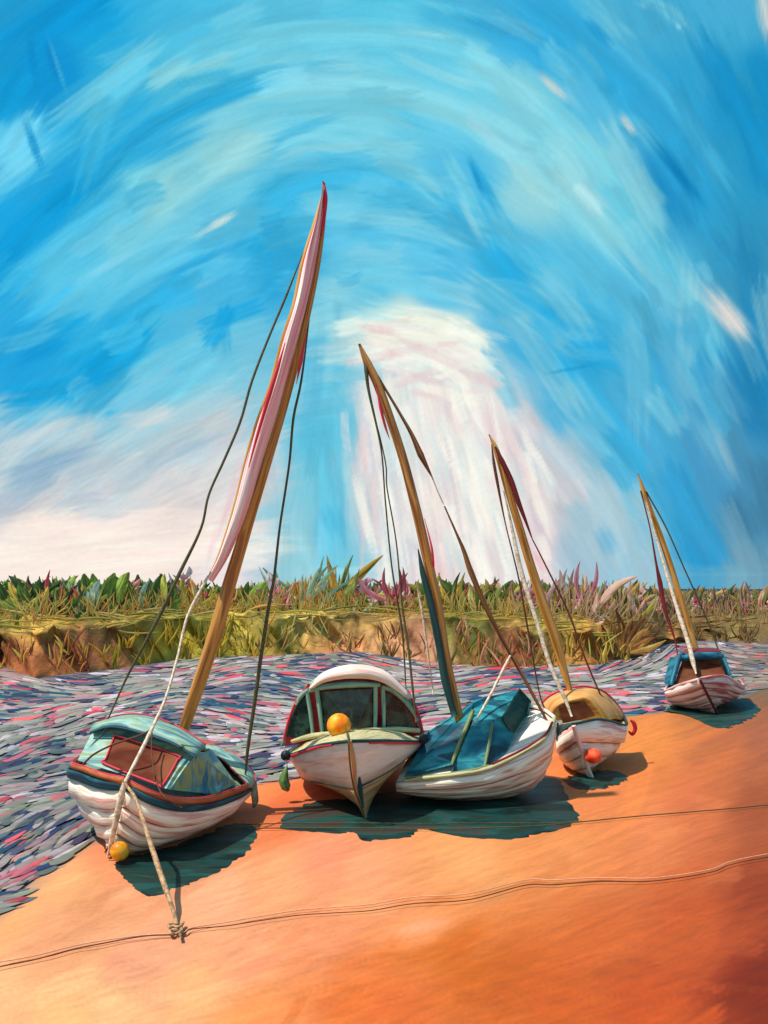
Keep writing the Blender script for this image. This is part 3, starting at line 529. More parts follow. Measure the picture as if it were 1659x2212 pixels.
# individual plants with their own leaves, blooms and stalks
lib = {}
def leaf_mesh(kind, col_, k):
    key = (kind, tuple(col_), k)
    if key in lib: return lib[key]
    w_, cur, n = {'broad': (.2, .12, 8), 'narrow': (.075, .14, 8), 'spike': (.055, .06, 6), 'petal': (.2, .16, 6)}[kind]
    vs, fs, uv = [], [], []; cur *= (-1, 1, .5)[k % 3]
    for i in range(n + 1):
        f_ = i / n; wv = max(.004, w_ * math.sin(math.pi * min(1, f_ * .93 + .05)) ** .75 * (1.15 - .3 * f_)); x = cur * math.sin(math.pi * f_ * .9)
        y = -.12 * f_ * f_
        for s_ in (-1, 0, 1): vs.append((x + s_ * wv, y - (.05 if s_ == 0 else 0) * wv * 5 + .02, f_)); uv.append((s_ * wv * 1.0, f_))
    for i in range(n):
        for q in (0, 1): a0 = i * 3 + q; fs.append((a0, a0 + 1, a0 + 4, a0 + 3))
    me = mesh('leaf_' + kind, vs, fs, uv)
    c = np.array(col_); c = np.clip(c * 1.28 + 6, 0, 255); c2 = np.clip(c * 1.3 + 18, 0, 255); c3 = c * .62
    me.materials.append(paint('leaf_%d_%d_%d' % tuple(col_), [c3, c, c, c2], (14, 2.2), bump=.5, alb=.8))
    me.polygons.foreach_set('use_smooth', [True] * len(me.polygons)); lib[key] = me; return me
def put(name, me, parent, base, h, tilt, tw, wf=1.0):
    o = bpy.data.objects.new(name, me); col.objects.link(o); o.parent = parent; o.location = base - parent.location
    o.scale = (h * wf, h, h); o.rotation_euler = (0, tilt, tw); return o
GRN = [(76,98,36),(104,122,46),(58,78,32),(140,144,56)]; YEL = [(196,160,62),(176,150,60),(206,170,84)]; TEA = [(150,176,140),(120,150,124)]
CRI = [(196,50,66),(224,100,110),(176,70,80)]; PNK = [(240,132,142),(246,176,178),(226,104,116),(222,134,138)]; ORG = [(220,150,60),(206,130,52),(190,120,60)]; MAU = [(186,134,112),(170,120,100),(206,156,136)]; BRN = [(120,72,30),(150,96,40),(104,58,26),(176,124,60)]
PLANTS = [
 (10,'broad_leaf_plant','green and golden broad leaf plant at the far left end of the bank','plant',GRN+YEL,'broad',12,70,1262,None),
 (62,'broad_leaf_plant','dark green broad leaf plant crossed by a tall yellow leaf, left of the crimson spear','plant',GRN+YEL[:1],'broad',12,50,1256,None),
 (128,'spear_plant','green plant with one upright crimson spear leaf against the pale sky','plant',GRN+CRI[:2]+TEA[:1],'narrow',12,46,1243,('spear',CRI[0],1)),
 (186,'broad_leaf_plant','plant with a long golden leaf leaning over its dark green foliage','plant',GRN+TEA+YEL[:1],'broad',12,50,1252,('leaning',YEL[2],2)),
 (250,'broad_leaf_plant','tallest dark green pointed leaf plant left of the first mast','plant',GRN[:3],'broad',12,46,1238,None),
 (296,'flowering_plant','leafy plant with a small crimson bud and pink bloom below it','flower',GRN+TEA,'narrow',11,44,1252,('bloom',CRI[1],4)),
 (345,'broad_leaf_plant','grey green plant behind the dark left stay of the first mast','plant',GRN+[(130,140,80)],'broad',12,44,1240,None),
 (412,'flame_flower','orange and pink flame shaped bloom beside the cream forestay','flower',PNK[:2]+ORG+YEL,'narrow',12,44,1236,('bloom',PNK[0],5)),
 (476,'golden_grass','golden grass clump right behind the first mast','grass',YEL+[(150,130,50)],'narrow',12,60,1252,None),
 (528,'broad_leaf_plant','small dark green plant just right of the first mast','plant',GRN+CRI[2:],'broad',10,40,1256,None),
 (590,'pink_flower','large pink flower cluster at the right stay of the first mast','flower',GRN[:2]+PNK,'narrow',9,50,1252,('bloom',PNK[0],9)),
 (650,'spiky_grass','row of thin orange grass spikes rising against blue sky','grass',ORG+YEL+TEA[:1],'spike',16,74,1222,None),
 (722,'spiky_grass','tallest pair of ochre and teal grass blades above the cabin boat','grass',ORG[:2]+TEA+[(120,130,60)],'spike',14,66,1200,None),
 (782,'pink_flower','pink curled blooms just left of the thin dark ropes','flower',GRN+PNK,'narrow',9,60,1252,('bloom',PNK[3],10)),
 (862,'red_reed','dark red reed heads beside the leaning second mast','reed',CRI+MAU+GRN[:1],'narrow',11,50,1238,('spear',CRI[2],3)),
 (985,'golden_grass','golden pointed leaf clump right of the second mast','grass',YEL+GRN+CRI[2:],'narrow',12,66,1236,None),
 (1062,'olive_shrub','pale olive broad leaves where the brown stay meets the bank','shrub',[(160,150,70),(140,136,60),(176,160,90)]+GRN[:1],'broad',12,60,1268,None),
 (1140,'pink_flower','pink bloom behind the cream forestay of the small dinghy','flower',MAU+PNK+GRN[:2],'narrow',10,56,1252,('bloom',PNK[1],8)),
 (1200,'olive_shrub','green and rose leaf shrub right of the third mast','shrub',GRN+PNK[3:]+YEL[:1],'narrow',12,56,1262,None),
 (1262,'bent_reed','rose headed reed bending among pale yellow blades','reed',MAU+YEL+TEA[:1],'narrow',12,70,1228,('spear',PNK[2],2)),
 (1345,'mauve_reed','mauve reed stems above the brown fan of blades','reed',MAU+GRN+YEL[:1],'narrow',12,66,1252,None),
 (1430,'mauve_reed','tangled mauve and olive stems at the foot of the last mast','reed',MAU+[(140,120,70)],'narrow',12,70,1258,None),
 (1520,'olive_shrub','ochre and green shrub right of the last mast','shrub',MAU[:2]+[(150,126,60),(110,120,60)],'narrow',12,80,1262,None),
 (1605,'mauve_reed','single fat mauve reed head standing at the far right','reed',MAU[:2]+[(110,112,60),(130,104,60)],'narrow',12,70,1264,('spear',MAU[1],2)),
 (1340.5,'fan_grass','brown fan of stiff blades low on the bank by the water','grass',BRN,'spike',26,120,1300,'fan')]
for (px, nm, lab, cat, pal, kind, n, spread, top, extra) in PLANTS:
    fan = extra == 'fan'
    base = bank_pt(px, .42 if fan else 1.8) + V((0, -.5 if fan else -.3, 0)); root = empty(nm, base, lab, cat)
    Yb = base.y; hmax = P(px, top, Yb).z - base.z
    it = []
    for _ in range(0 if fan else 42):
        c = pal[rng.integers(len(pal))]; x = rng.normal(0, spread * .33) * Yb / F; b_ = base + V((x, rng.uniform(0, .5), rng.uniform(-.1, .35 * hmax)))
        it.append((b_, b_ + V((rng.normal(0, .2), 0, rng.uniform(.3, .6) * hmax)), rng.uniform(.04, .1), lin(np.clip(np.array(c) * rng.uniform(.85, 1.3), 0, 255)) * .85, rng.normal(0, .05)))
    if it: blades('foliage', it, leafm, 'stuff', root)
    for k in range(n):
        f_ = (k + .5) / n - .5; c = pal[(k * 7 + int(px)) % len(pal)]; x = (f_ * spread * 1.15 + rng.normal(0, 5)) * Yb / F
        if fan:
            an = f_ * 2.5; put('leaf', leaf_mesh('spike', c, k), root, base + V((x * .08, -.1 - .01 * k, 0)), rng.uniform(1.3, 2.1) * (1 - .25 * abs(f_)), an, 0, 1.5)
        else:
            lo = rng.uniform(-.35, .4) * hmax; tilt = f_ * .8 + rng.normal(0, .42)
            hh = min(hmax - lo, hmax * .8) * rng.uniform(.35, .9) if k % 3 else hmax - max(0, lo); lo = lo if k % 3 else max(0, lo)
            put('leaf', leaf_mesh(kind, c, k), root, base + V((x, -.05 - .03 * k, lo)), max(.4, hh) / max(.75, math.cos(tilt)), tilt, rng.normal(0, .4), rng.uniform(.75, 1.25) / (1 if kind != 'broad' else 1.1))
    if isinstance(extra, tuple):
        tp, c, m = extra
        for k in range(m):
            if tp == 'bloom':
                an = rng.uniform(-1.5, 1.5); p_ = base + V((rng.normal(0, spread * .16) * Yb / F, -.55 - .03 * k, hmax * rng.uniform(.55, .92)))
                put('petal', leaf_mesh('petal', (PNK if c in PNK else CRI)[k % 3], k), root, p_, rng.uniform(.32, .6), an, rng.normal(0, .5), 1.3)
            elif tp == 'spear': put('reed_head', leaf_mesh('narrow', c, k), root, base + V(((k - m / 2) * .35, -.5, hmax * .3)), hmax * .85, rng.normal(0, .12) - .08, 0, .8)
            else: put('leaf', leaf_mesh('narrow', c, 0), root, base + V((.35 + .3 * k, -.5 - .05 * k, hmax * .2)), hmax * (1.15 - .2 * k), -.75, 0, .7)

# ------------------------------------------------------------------ boats
RED = paint('red_underpaint', [(200,36,50),(244,64,84),(226,46,64)], (3, 20), bump=.2)
CREAM = paint('cream_hull', [(222,150,132),(240,212,184),(254,240,216),(255,246,228),(238,220,180),(216,186,166)], (.7, 13), bump=.6, alb=.92)
WHITEH = paint('white_plank', [(232,170,158),(246,218,196),(254,242,222),(255,248,234),(246,226,200),(222,204,192)], (.8, 12), bump=.6, alb=.95)
PINKH = paint('pink_plank', [(190,80,84),(220,160,150),(238,208,196),(246,226,214),(214,170,162)], (.7, 9), bump=.6, alb=.9)
TEALD = paint('dark_teal_band', [(8,46,62),(14,70,88),(22,96,110),(10,40,70)], (.8, 12), bump=.4)
ORNG = paint('orange_rail', [(188,92,52),(208,120,68),(172,78,56)], (1.5, 20), bump=.4)
MINT = paint('mint_cabin', [(92,140,140),(132,176,166),(168,204,190),(150,164,104),(120,168,168)], (1.6, 5), bump=.6)
MINT2 = paint('mint_panel', [(60,120,136),(112,164,160),(160,168,96),(84,140,150),(150,190,176)], (5, 1.3), bump=.6)
BRWN = paint('brown_glass', [(96,46,34),(126,70,50),(142,86,60)], (1.5, 3), bump=.2, rough=.9, spec=.05)
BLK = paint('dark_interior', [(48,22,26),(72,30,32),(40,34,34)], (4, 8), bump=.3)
WOOD = paint('ochre_spar', [(140,84,36),(196,128,52),(222,164,84),(170,106,58)], (.5, 9), bump=.5)
WOODG = paint('golden_spar', [(200,130,36),(232,160,58),(240,186,100),(190,120,48)], (.5, 9), bump=.5)
WOODB = paint('brown_spar', [(96,50,26),(140,86,40),(172,118,62),(112,66,36)], (.8, 14), bump=.5)
CRIMS = paint('crimson_spar', [(104,20,30),(150,34,40),(92,40,30)], (1, 12), bump=.4)
TSPAR = paint('teal_spar', [(20,56,60),(34,84,84),(48,70,54)], (1, 12), bump=.4)
SAIL = paint('furled_pink_sail', [(236,140,152),(246,180,188),(250,206,206),(252,232,226),(244,176,182)], (.25, 6), bump=.12, alb=1.0, rough=.8, spec=.1)
ROPED = paint('dark_rope', [(66,68,36),(100,98,60),(84,66,42)], (20, 6), bump=.6)
ROPEB = paint('brown_rope', [(92,50,30),(122,72,44)], (20, 6), bump=.6)
ROPEC = paint('cream_rope', [(200,168,128),(236,214,184),(248,232,210)], (16, 6), bump=.6)
TAUPE = paint('taupe_rope', [(150,112,76),(190,150,108),(212,176,136)], (16, 6), bump=.6)
LITEDGE = paint('rope_lit_edge', [(244,170,124),(252,190,146)], (16, 6), bump=.4)  # highlight colour for the rope's lit edge
OLIVE = paint('olive_deck', [(176,160,104),(206,190,134),(226,212,164),(180,186,136)], (1.5, 12), bump=.5)
OCH = paint('ochre_bottom', [(176,110,78),(206,160,104),(222,180,120),(214,130,92)], (1, 14), bump=.5)
GLASSG = paint('dark_green_glass', [(26,30,26),(40,58,48),(58,86,72),(34,44,40)], (4, 3), bump=.3, rough=.22, spec=.5)
FRAME = paint('seafoam_frame', [(104,148,130),(140,182,160),(164,190,158)], (2, 10), bump=.5)
WROOF = paint('white_roof', [(240,190,176),(250,222,206),(255,240,226)], (1, 14), bump=.5, alb=.95)
COVER = paint('teal_tarp', [(4,58,74),(12,96,116),(18,120,136),(48,150,156),(6,72,84)], (1.4, 3.2), bump=.5)
COVG = paint('green_tarp', [(8,50,42),(16,78,62),(10,60,60)], (3, 8), bump=.5)
RIB = paint('olive_batten', [(110,130,84),(146,158,96),(84,110,84)], (1, 14), bump=.4)
OCAB = paint('ochre_cabin', [(206,130,52),(232,162,80),(244,190,116),(220,144,60)], (1.6, 12), bump=.5)
TFR = paint('turquoise_frame', [(10,66,92),(26,104,130),(48,136,152)], (2, 9), bump=.5)
OBUOY = paint('orange_buoy', [(246,110,4),(255,150,8),(255,176,40)], (5, 5), bump=.35, rough=.5, spec=.3, alb=1.0)
YBUOY = paint('amber_buoy', [(226,130,10),(244,168,24),(250,190,60)], (5, 5), bump=.35, rough=.4)
RBUOY = paint('scarlet_buoy', [(240,60,20),(252,80,36),(255,120,80)], (5, 5), bump=.35, rough=.6, alb=1.0)
GREENF = paint('green_fender', [(92,132,64),(130,164,88),(70,110,80)], (3, 9), bump=.4)
BLKF = paint('black_fender', [(16,26,30),(34,50,54)], (4, 8), bump=.4)
REDF = paint('red_fender', [(190,24,34),(230,50,60)], (4, 8), bump=.4)

NS = 26
LAP_SHADOWS = [paint('mauve_lap_shadow', [(160, 110, 116), (196, 150, 150), (120, 104, 104)], (2, 5)), paint('rose_lap_shadow', [(196, 70, 84), (214, 120, 124), (150, 96, 92)], (2, 5)), paint('umber_lap_shadow', [(160, 110, 92), (196, 150, 120), (130, 84, 84)], (2, 5))]  # coloured lines painted as the shadow under each plank lap
def hull(parent, K, Sn, Sf, planks, mat, full=(0, .9), topband=None, deck=None, camber=.08, lap_shadow=0, red=True, bottom=None):
    Kc, A, B = spl(K, NS), spl(Sn, NS), spl(Sf, NS)
    def pt(i, v, S, out=0.0):
        k, s_ = V(Kc[i]), V(S[i]); t = i / (NS - 1); fl = full[0] + (full[1] - full[0]) * min(1, t * 3.0) ** .8
        v = min(1.0, max(0.0, v)); h = (1 - fl) * v + fl * (1 - (1 - v) ** 2.3); zf = (1 - fl) * v + fl * v ** 1.7
        q = V((k.x + (s_.x - k.x) * h, k.y + (s_.y - k.y) * h, k.z + (s_.z - k.z) * zf))
        hv = V((s_.x - k.x, s_.y - k.y, 0)); return q + (hv.normalized() * out if hv.length > .05 else V((0, 0, 0)))
    top = topband[0] if topband else 1.0
    edges = np.linspace(.02, top, planks + 1)
    for S in (A, B):
        for p in range(planks):
            v0, v1 = edges[p] - (.02 if p else 0), edges[p + 1] + .004
            rws = []
            for fr in (0, .5, 1):
                v = v0 + (v1 - v0) * fr; rws.append([pt(i, v, S, .07 * (1 - fr) + .012 + .012 * math.sin(i * 1.3 + p * 2)) for i in range(NS)])
            grid('plank', rws, (bottom if bottom and p == 0 else mat), parent, .016)
            if p: tube('lap_shadow_line', [pt(i, v0 - .006, S, .05) for i in range(0, NS, 5)], [.011, .016, .008, .015, .006], LAP_SHADOWS[(p + lap_shadow) % 3], parent, n=NS, seg=6)
        if topband:
            grid('sheer_band', [[pt(i, v, S, .055) for i in range(NS)] for v in (top - .02, (top + 1) / 2, 1)], topband[1], parent, .03)
        if red:
            tube('edge_line', [pt(i, .015, S, .03) for i in range(0, NS, 3)], .022, RED, parent, n=NS)
    stem = [pt(0, v, A, 0) for v in np.linspace(-.03, 1.03, 7)]
    tr = [pt(NS - 1, v, A) for v in np.linspace(0, 1, 6)] + [pt(NS - 1, v, B) for v in np.linspace(1, 0.1, 5)]
    slab('transom', tr, mat, parent, ext=(0, .03, 0))
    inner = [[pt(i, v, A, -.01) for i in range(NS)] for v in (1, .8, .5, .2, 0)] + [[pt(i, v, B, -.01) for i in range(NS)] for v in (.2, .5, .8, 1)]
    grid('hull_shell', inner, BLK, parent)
    if deck:
        rw = []
        for f_ in np.linspace(0.01, .99, 7):
            rw.append([V(A[i]).lerp(V(B[i]), f_) + V((0, 0, camber * math.sin(math.pi * f_) * min(1, i / 4) - .03)) for i in range(NS)])
        grid('deck', rw, deck, parent)
    return Kc, A, B, stem
def rail(name, S, mat, parent, z0, z1, th=.04, out=0.0):
    grid(name, [[V(p) + V((0, 0, z)) for p in S] for z in (z0, (z0 + z1) / 2, z1)], mat, parent, th)

# ---- boat 1: mint cabin boat
b1 = empty('sailing_boat', G(330, 1860), 'leaning cream plank boat with mint cabin, brown window and the tallest mast', 'boat', 'boats beached along the shore')
K1 = [(-3.60,11.93,.12),(-3.52,12.25,.02),(-3.42,12.9,0),(-3.2,13.6,0),(-2.95,14.3,.05),(-2.75,14.9,.25)]
N1 = [P(269,1694,11.75),P(324,1722,11.72),P(386,1738,12.0),P(448,1735,12.5),P(510,1716,13.3),P(541,1702,14.2)]
F1 = [P(269,1694,11.75),P(222,1684,12.1),P(180,1668,12.6),P(157,1657,13.3),P(230,1632,14.6),P(448,1620,15.2)]
Kc, A, B, st = hull(b1, K1, N1, F1, 5, WHITEH, full=(.4, .97), topband=(.95, TEALD), deck=MINT2)
tube('stem_post', [P(269,1688,11.68),P(262,1720,11.66),P(250,1775,11.72),P(240,1820,11.8),P(232,1852,11.85)], [.025,.045,.04,.03,.012], ROPEC, b1)
rail('gunwale', A, ORNG, b1, 0, .085); rail('gunwale', B, ORNG, b1, 0, .085)
tube('edge_line', [V(p) + V((0, 0, .09)) for p in A[::3]], .01, RED, b1); tube('edge_line', [V(p) + V((0, 0, .09)) for p in B[::3]], .01, RED, b1)
a0, bb, c0, d0 = P(168,1642,12.95), P(366,1706,12.25), P(420,1630,12.75), P(232,1566,13.35)
mid = P(190,1590,13.2)
nrm = (bb - a0).cross(c0 - a0).normalized()
def PF(x, y, lift=.0):
    e0 = V((0, 0, EYE)); d = P(x, y, 1) - e0; return e0 + d * ((a0 - e0).dot(nrm) / d.dot(nrm)) + V((0, -lift, 0))
slab('cabin_front', [a0, bb, c0, PF(330,1592), PF(232,1564), PF(200,1580)], MINT, b1, ext=(.02, .06, -.02))
wn = [PF(x, y, .03) for x, y in ((250,1587),(381,1628),(385,1640),(353,1694),(340,1692),(229,1648),(232,1636))]
wn_old = [P(250,1587,13.12), P(381,1628,12.66), P(384,1640,12.6), P(353,1694,12.2), P(340,1692,12.2), P(229,1648,12.8), P(232,1636,12.85)]
fr = slab('window', wn, BRWN, b1, ext=(.01, .07, 0))
tube('window_frame', [p + V((0, -.02, 0)) for p in wn + wn[:1]], .016, RED, fr, seg=6)
rt = [[P(196,1580,13.3),P(238,1567,13.2),P(300,1578,12.95),P(372,1602,12.75),P(424,1632,12.6)],
      [P(200,1572,13.5),P(244,1555,13.4),P(304,1562,13.2),P(378,1588,13.0),P(434,1622,12.9)],
      [P(208,1564,13.9),P(262,1549,14.0),P(318,1550,13.9),P(386,1576,13.7),P(444,1612,13.5)],
      [P(215,1568,14.4),P(270,1552,14.5),P(322,1553,14.4),P(388,1582,14.2),P(440,1608,14.1)]]
grid('cabin_roof', [list(map(V, spl(r, 13))) for r in rt], MINT, b1, .05)
tube('roof_trim', [p + V((0, -.02, -.02)) for p in rt[0]], .018, TEALD, b1, n=16); 
tube('roof_trim', [p + V((0, .02, .035)) for p in rt[2]], .012, RED, b1, n=16)
slab('cabin_side', [c0 + V((.01, 0, 0)), bb + V((.02, 0, 0)), P(462,1716,13.0), P(505,1695,13.6), P(452,1622,13.9)], MINT2, b1, ext=(.03, .06, 0))
slab('cabin_back', [P(452,1622,13.95), P(505,1695,13.7), P(470,1700,15.0), P(440,1612,15.0)], BLK, b1, ext=(.03, .03, 0))
slab('cabin_side', [a0 + V((0, .05, 0)), d0 + V((0, .05, 0)), P(270,1556,14.5), P(258,1620,14.6)], MINT, b1, ext=(.03, .03, 0))
cm = [P(440,1606,14.6),P(476,1614,14.7),P(510,1632,14.6),P(538,1656,14.4),P(552,1684,14.2),P(542,1702,14.1)]
ci = [P(452,1628,14.3),P(474,1638,14.3),P(496,1656,14.2),P(516,1676,14.0),P(530,1692,13.95),P(534,1702,13.95)]
grid('coaming', [list(map(V, spl(ci, 14))), list(map(V, spl(cm, 14))), [V(p) + V((.03, .06, -.32)) for p in spl(cm, 14)]], MINT, b1, .03)
tube('edge_line', ci, .016, CRIMS, b1); tube('edge_line', [p + V((.01, -.01, 0)) for p in cm], .012, RED, b1)
mp_ = [P(390,1640,14.1),P(396,1585,14.1),P(405,1550,14.1),P(432,1470,14.1),P(462,1378,14.1),P(493,1270,14.1),P(519,1184,14.1),P(545,1099,14.1),P(572,1013,14.1),P(606,900,14.1),P(634,800,14.1),P(655,714,14.1),P(678,607,14.1),P(692,520,14.1),P(700,430,14.1),P(698,392,14.1)]
tube('mast', mp_, [.06,.075,.09,.105,.11,.105,.095,.085,.075,.068,.062,.06,.055,.05,.045,.012], WOOD, b1)
yd = [P(451,1245,14),P(474,1197,14),P(506,1099,14),P(532,992,14),P(553,920,14),P(586,830,14),P(611,736,14),P(636,659,14),P(656,565,14),P(682,480,14.0),P(699,410,14.05)]
tube('yard', yd, [.012,.024,.03,.028,.03,.034,.038,.04,.045,.04,.012], WOODG, b1)
n_ = 40; Lc, Rc = spl(yd, n_), spl([P(460,1258,14.0),P(497,1197,14.05),P(537,1099,14.05),P(568,992,14.05),P(596,905,14.05),P(622,815,14.05),P(645,730,14.05),P(665,650,14.05),P(682,565,14.05),P(695,480,14.05),P(701,415,14.05)], n_)
rws = []
for f_ in np.linspace(0, 1, 9): rws.append([V(Lc[i]).lerp(V(Rc[i]), f_) + V((0, -.2 * math.sin(math.pi * f_) - .02 * math.sin(f_ * 19 + i * .2), 0)) for i in range(n_)])
rws += [[V(Lc[i]).lerp(V(Rc[i]), f_) + V((0, .1 * math.sin(math.pi * f_), 0)) for i in range(n_)] for f_ in np.linspace(.85, 0, 5)]
grid('furled_sail', rws, SAIL, b1)
REDL = RED
tube('sail_edge', [P(537,1010,13.8),P(556,940,13.8),P(583,850,13.78),P(600,795,13.78),P(616,740,13.8)], [.008,.022,.032,.026,.006], REDL, b1)
tube('sail_edge', [P(640,830,13.95),P(650,780,13.92),P(662,720,13.95)], [.004,.03,.006], REDL, b1)
tube('sail_edge', [P(700,395,13.98),P(703,430,13.96),P(699,480,13.98),P(695,510,14.0)], [.015,.035,.025,.006], RED, b1)
tube('stay', [P(656,543,14.1),P(617,642,14.05),P(583,723,14.0),P(545,821,13.95),P(519,911,13.9),P(485,992,13.85),P(451,1069,13.8),P(434,1142,13.75),P(387,1240,13.7),P(351,1317,13.65),P(308,1399,13.6),P(279,1453,13.6),P(254,1507,13.6),P(190,1650,13.4)], [.006,.02,.018,.02,.02,.02,.018,.02,.028,.03,.022,.018,.014,.012], ROPED, b1)
tube('stay', [P(668,690,14.1),P(651,821,14.1),P(634,902,14.1),P(626,992,14.1),P(617,1056,14.1),P(604,1142,14.1),P(592,1248,14.1),P(584,1290,14.1),P(566,1403,14.1),P(551,1510,14.1),P(535,1620,14.1),P(530,1675,14.1)], [.008,.018,.02,.018,.018,.018,.022,.026,.03,.03,.026,.014], ROPED, b1)
tube('forestay', [P(455,1235,13.85),P(444,1255,13.8),P(405,1331,13.5),P(383,1421,13.1),P(358,1507,12.7),P(321,1589,12.3),P(270,1690,11.66)], [.02,.022,.02,.018,.02,.026,.022], ROPEC, b1)
tube('loose_line', [P(180,1650,12.7),P(205,1628,12.6),P(250,1606,12.55),P(300,1590,12.6),P(324,1578,12.8)], .014, ROPEB, b1)
tube('loose_line', [P(328,1582,12.75),P(328,1630,12.5),P(338,1688,12.1),P(356,1722,11.75),P(392,1745,11.85)], .01, ROPEB, b1)
o = ball('mooring_buoy', P(259,1838,11.72), .122, YBUOY); tag(o, 'round amber buoy hanging at the stem of the mint cabin boat', 'buoy')
o = tube('mooring_rope', [P(270,1692,11.6),P(294,1728,11.2),P(318,1800,10.7),P(337,1858,10.4),P(358,1920,10.0),P(377,1976,9.75),P(384,2010,9.5),P(390,2030,9.32),P(397,2050,9.13)], [.018,.024,.028,.032,.03,.02,.016,.026,.006], TAUPE)
tag(o, 'cream mooring rope running from the mint boat\'s bow to the knot in the sand', 'rope')
kp = [G(379 + 17 * math.cos(t * 1.0) * (1 - t * .03), 1992 + 8 * math.sin(t) + t * 2.2, .09 + .02 * math.sin(t * 3)) for t in np.linspace(0, 13, 22)]
o = tube('rope_knot', kp, .016, TAUPE, n=90, seg=6); tag(o, 'loose taupe knot where two ropes cross on the sand', 'knot')

# ---- boat 2: bow-on cabin cruiser
b2 = empty('cabin_cruiser', G(790, 1769), 'bow on white cruiser with arched dark windows and a white roof, between two sailing boats', 'boat', 'boats beached along the shore')
Kx = [(-.264,14.05,0),(-.28,14.8,0),(-.33,16,0),(-.38,17.2,0),(-.4,18.2,.1)]
Cn = [P(766,1704,13.74),P(842,1664,14.35),P(893,1625,15.2),P(897,1620,16.4),P(885,1612,17.4)]; Cn = Cn[:4] + [P(870,1610,18.2)]
Cf = [P(766,1704,13.74),P(700,1692,14.35),P(656,1682,15.05),P(648,1665,16.4),P(665,1640,18.2)]
Sn = [P(754,1602,13.4),P(835,1601,13.95),P(903,1603,15.0),P(910,1598,16.4),P(880,1590,18.2)]
Sf = [P(754,1602,13.4),P(690,1611,13.95),P(632,1630,15.0),P(626,1622,16.4),P(660,1605,18.2)]
KK, CN, CF, SN, SF = [spl(q, NS) for q in (Kx, Cn, Cf, Sn, Sf)]
PALE = paint('pale_topside', [(222,184,172),(244,222,206),(252,238,224),(236,214,200)], (.9, 9), bump=.5, alb=.92)
def lp(a_, b_, n=4, out=0): return [[V(a_[i]).lerp(V(b_[i]), f_) for i in range(NS)] for f_ in np.linspace(0, 1, n)]
for s_, (c_, S) in enumerate(((CN, SN), (CF, SF))):
    grid('topside', lp(c_, S), PALE, b2, .03); grid('bottom_panel', lp(KK, c_), OCH, b2, .03)
    tube('chine', [V(p) + V((0, -.015, 0)) for p in c_[::3]], .016, TSPAR, b2, n=NS)
    tube('deck_line', [V(p) + V((0, -.02, .01)) for p in S[::3]], .026, TSPAR, b2, n=NS)
    tube('edge_line', [V(p) + V((.03 if s_ == 0 else -.03, 0, -.02)) for p in S[3::3]], .018, RED, b2, n=NS)
tube('keel_edge', [V(p) for p in KK[::4]], .025, RED, b2)
slab('transom', [V(KK[-1]), V(CN[-1]), V(SN[-1]), V(SF[-1]), V(CF[-1])], PALE, b2)
tube('stem_post', [P(756,1600,13.36),P(764,1650,13.5),P(767,1700,13.66),P(776,1735,13.82),P(792,1771,13.98)], [.025,.036,.03,.028,.02], OCH, b2)
slab('bow_plate', [P(771,1682,13.72),P(778,1678,13.72),P(783,1700,13.8),P(786,1745,13.88),P(782,1748,13.88),P(773,1715,13.78)], TSPAR, b2, ext=(0, .05, 0))
rw = []
for f_ in np.linspace(0, 1, 9): rw.append([V(SN[i]).lerp(V(SF[i]), f_) + V((0, 0, .3 * math.sin(math.pi * f_) ** .6 * min(1, i / 11))) for i in range(NS)])
grid('deck', rw, OLIVE, b2)
arch = [(612,1612),(615,1590),(624,1560),(642,1518),(668,1482),(711,1464),(761,1456),(811,1461),(850,1482),(882,1512),(902,1552),(910,1590)]
YF = 15.15
fa = [P(x, y, YF + .35 * abs(x - 761) / 150) for x, y in arch]
tp_ = spl(fa, 30)
rows_ = [[V(p) + V((0, dy, 0)) + (V((0, 0, 0)) if dy < 1 else V((-.05 * np.sign(p[0] + .5) * dy * .3, 0, -.17 * dy * (1 if p[2] > 1.6 else 0)))) for p in tp_] for dy in (0, .6, 1.5, 2.4)]
grid('cabin_shell', rows_, FRAME, b2, .05)
slab('cabin_front', [p + V((0, .05, 0)) for p in fa], RED, b2, ext=(0, .04, 0))
def Q(x, y, d=0): return P(x, y, YF + .35 * abs(x - 761) / 150 + d)
for wv in ([(618,1592),(626,1560),(644,1520),(660,1498),(664,1498),(674,1580),(648,1594)], [(690,1498),(700,1494),(760,1488),(806,1488),(806,1572),(770,1576),(700,1584)], [(832,1496),(846,1500),(868,1518),(888,1544),(898,1572),(836,1574)]):
    slab('window', [Q(x, y, -.01) for x, y in wv], GLASSG, b2, ext=(0, .04, 0))
for (x0, y0, x1, y1) in ((663,1490,676,1588),(684,1490,696,1586),(811,1482,810,1578),(827,1484,829,1582)):
    tube('window_post', [Q(x0, y0, -.05), Q((x0 + x1) / 2 + 1, (y0 + y1) / 2, -.06), Q(x1, y1, -.05)], [.038,.036,.03], FRAME, b2)
tube('window_header', [Q(656,1496,-.05),Q(700,1484,-.06),Q(761,1478,-.06),Q(820,1479,-.05)], [.03,.05,.06,.04], FRAME, b2)
tube('window_header', [Q(824,1484,-.06),Q(850,1492,-.06),Q(880,1520,-.06),Q(903,1556,-.05)], [.04,.045,.04,.02], FRAME, b2)
tube('window_header', [Q(668,1488,-.06),Q(650,1504,-.06),Q(640,1522,-.05)], [.03,.04,.02], FRAME, b2)
tube('edge_line', [Q(612,1600,-.03),Q(624,1555,-.03),Q(642,1512,-.03),Q(668,1477,-.02)], .02, RED, b2)
tube('edge_line', [Q(890,1508,-.03),Q(905,1548,-.03),Q(914,1588,-.03)], .025, RED, b2)
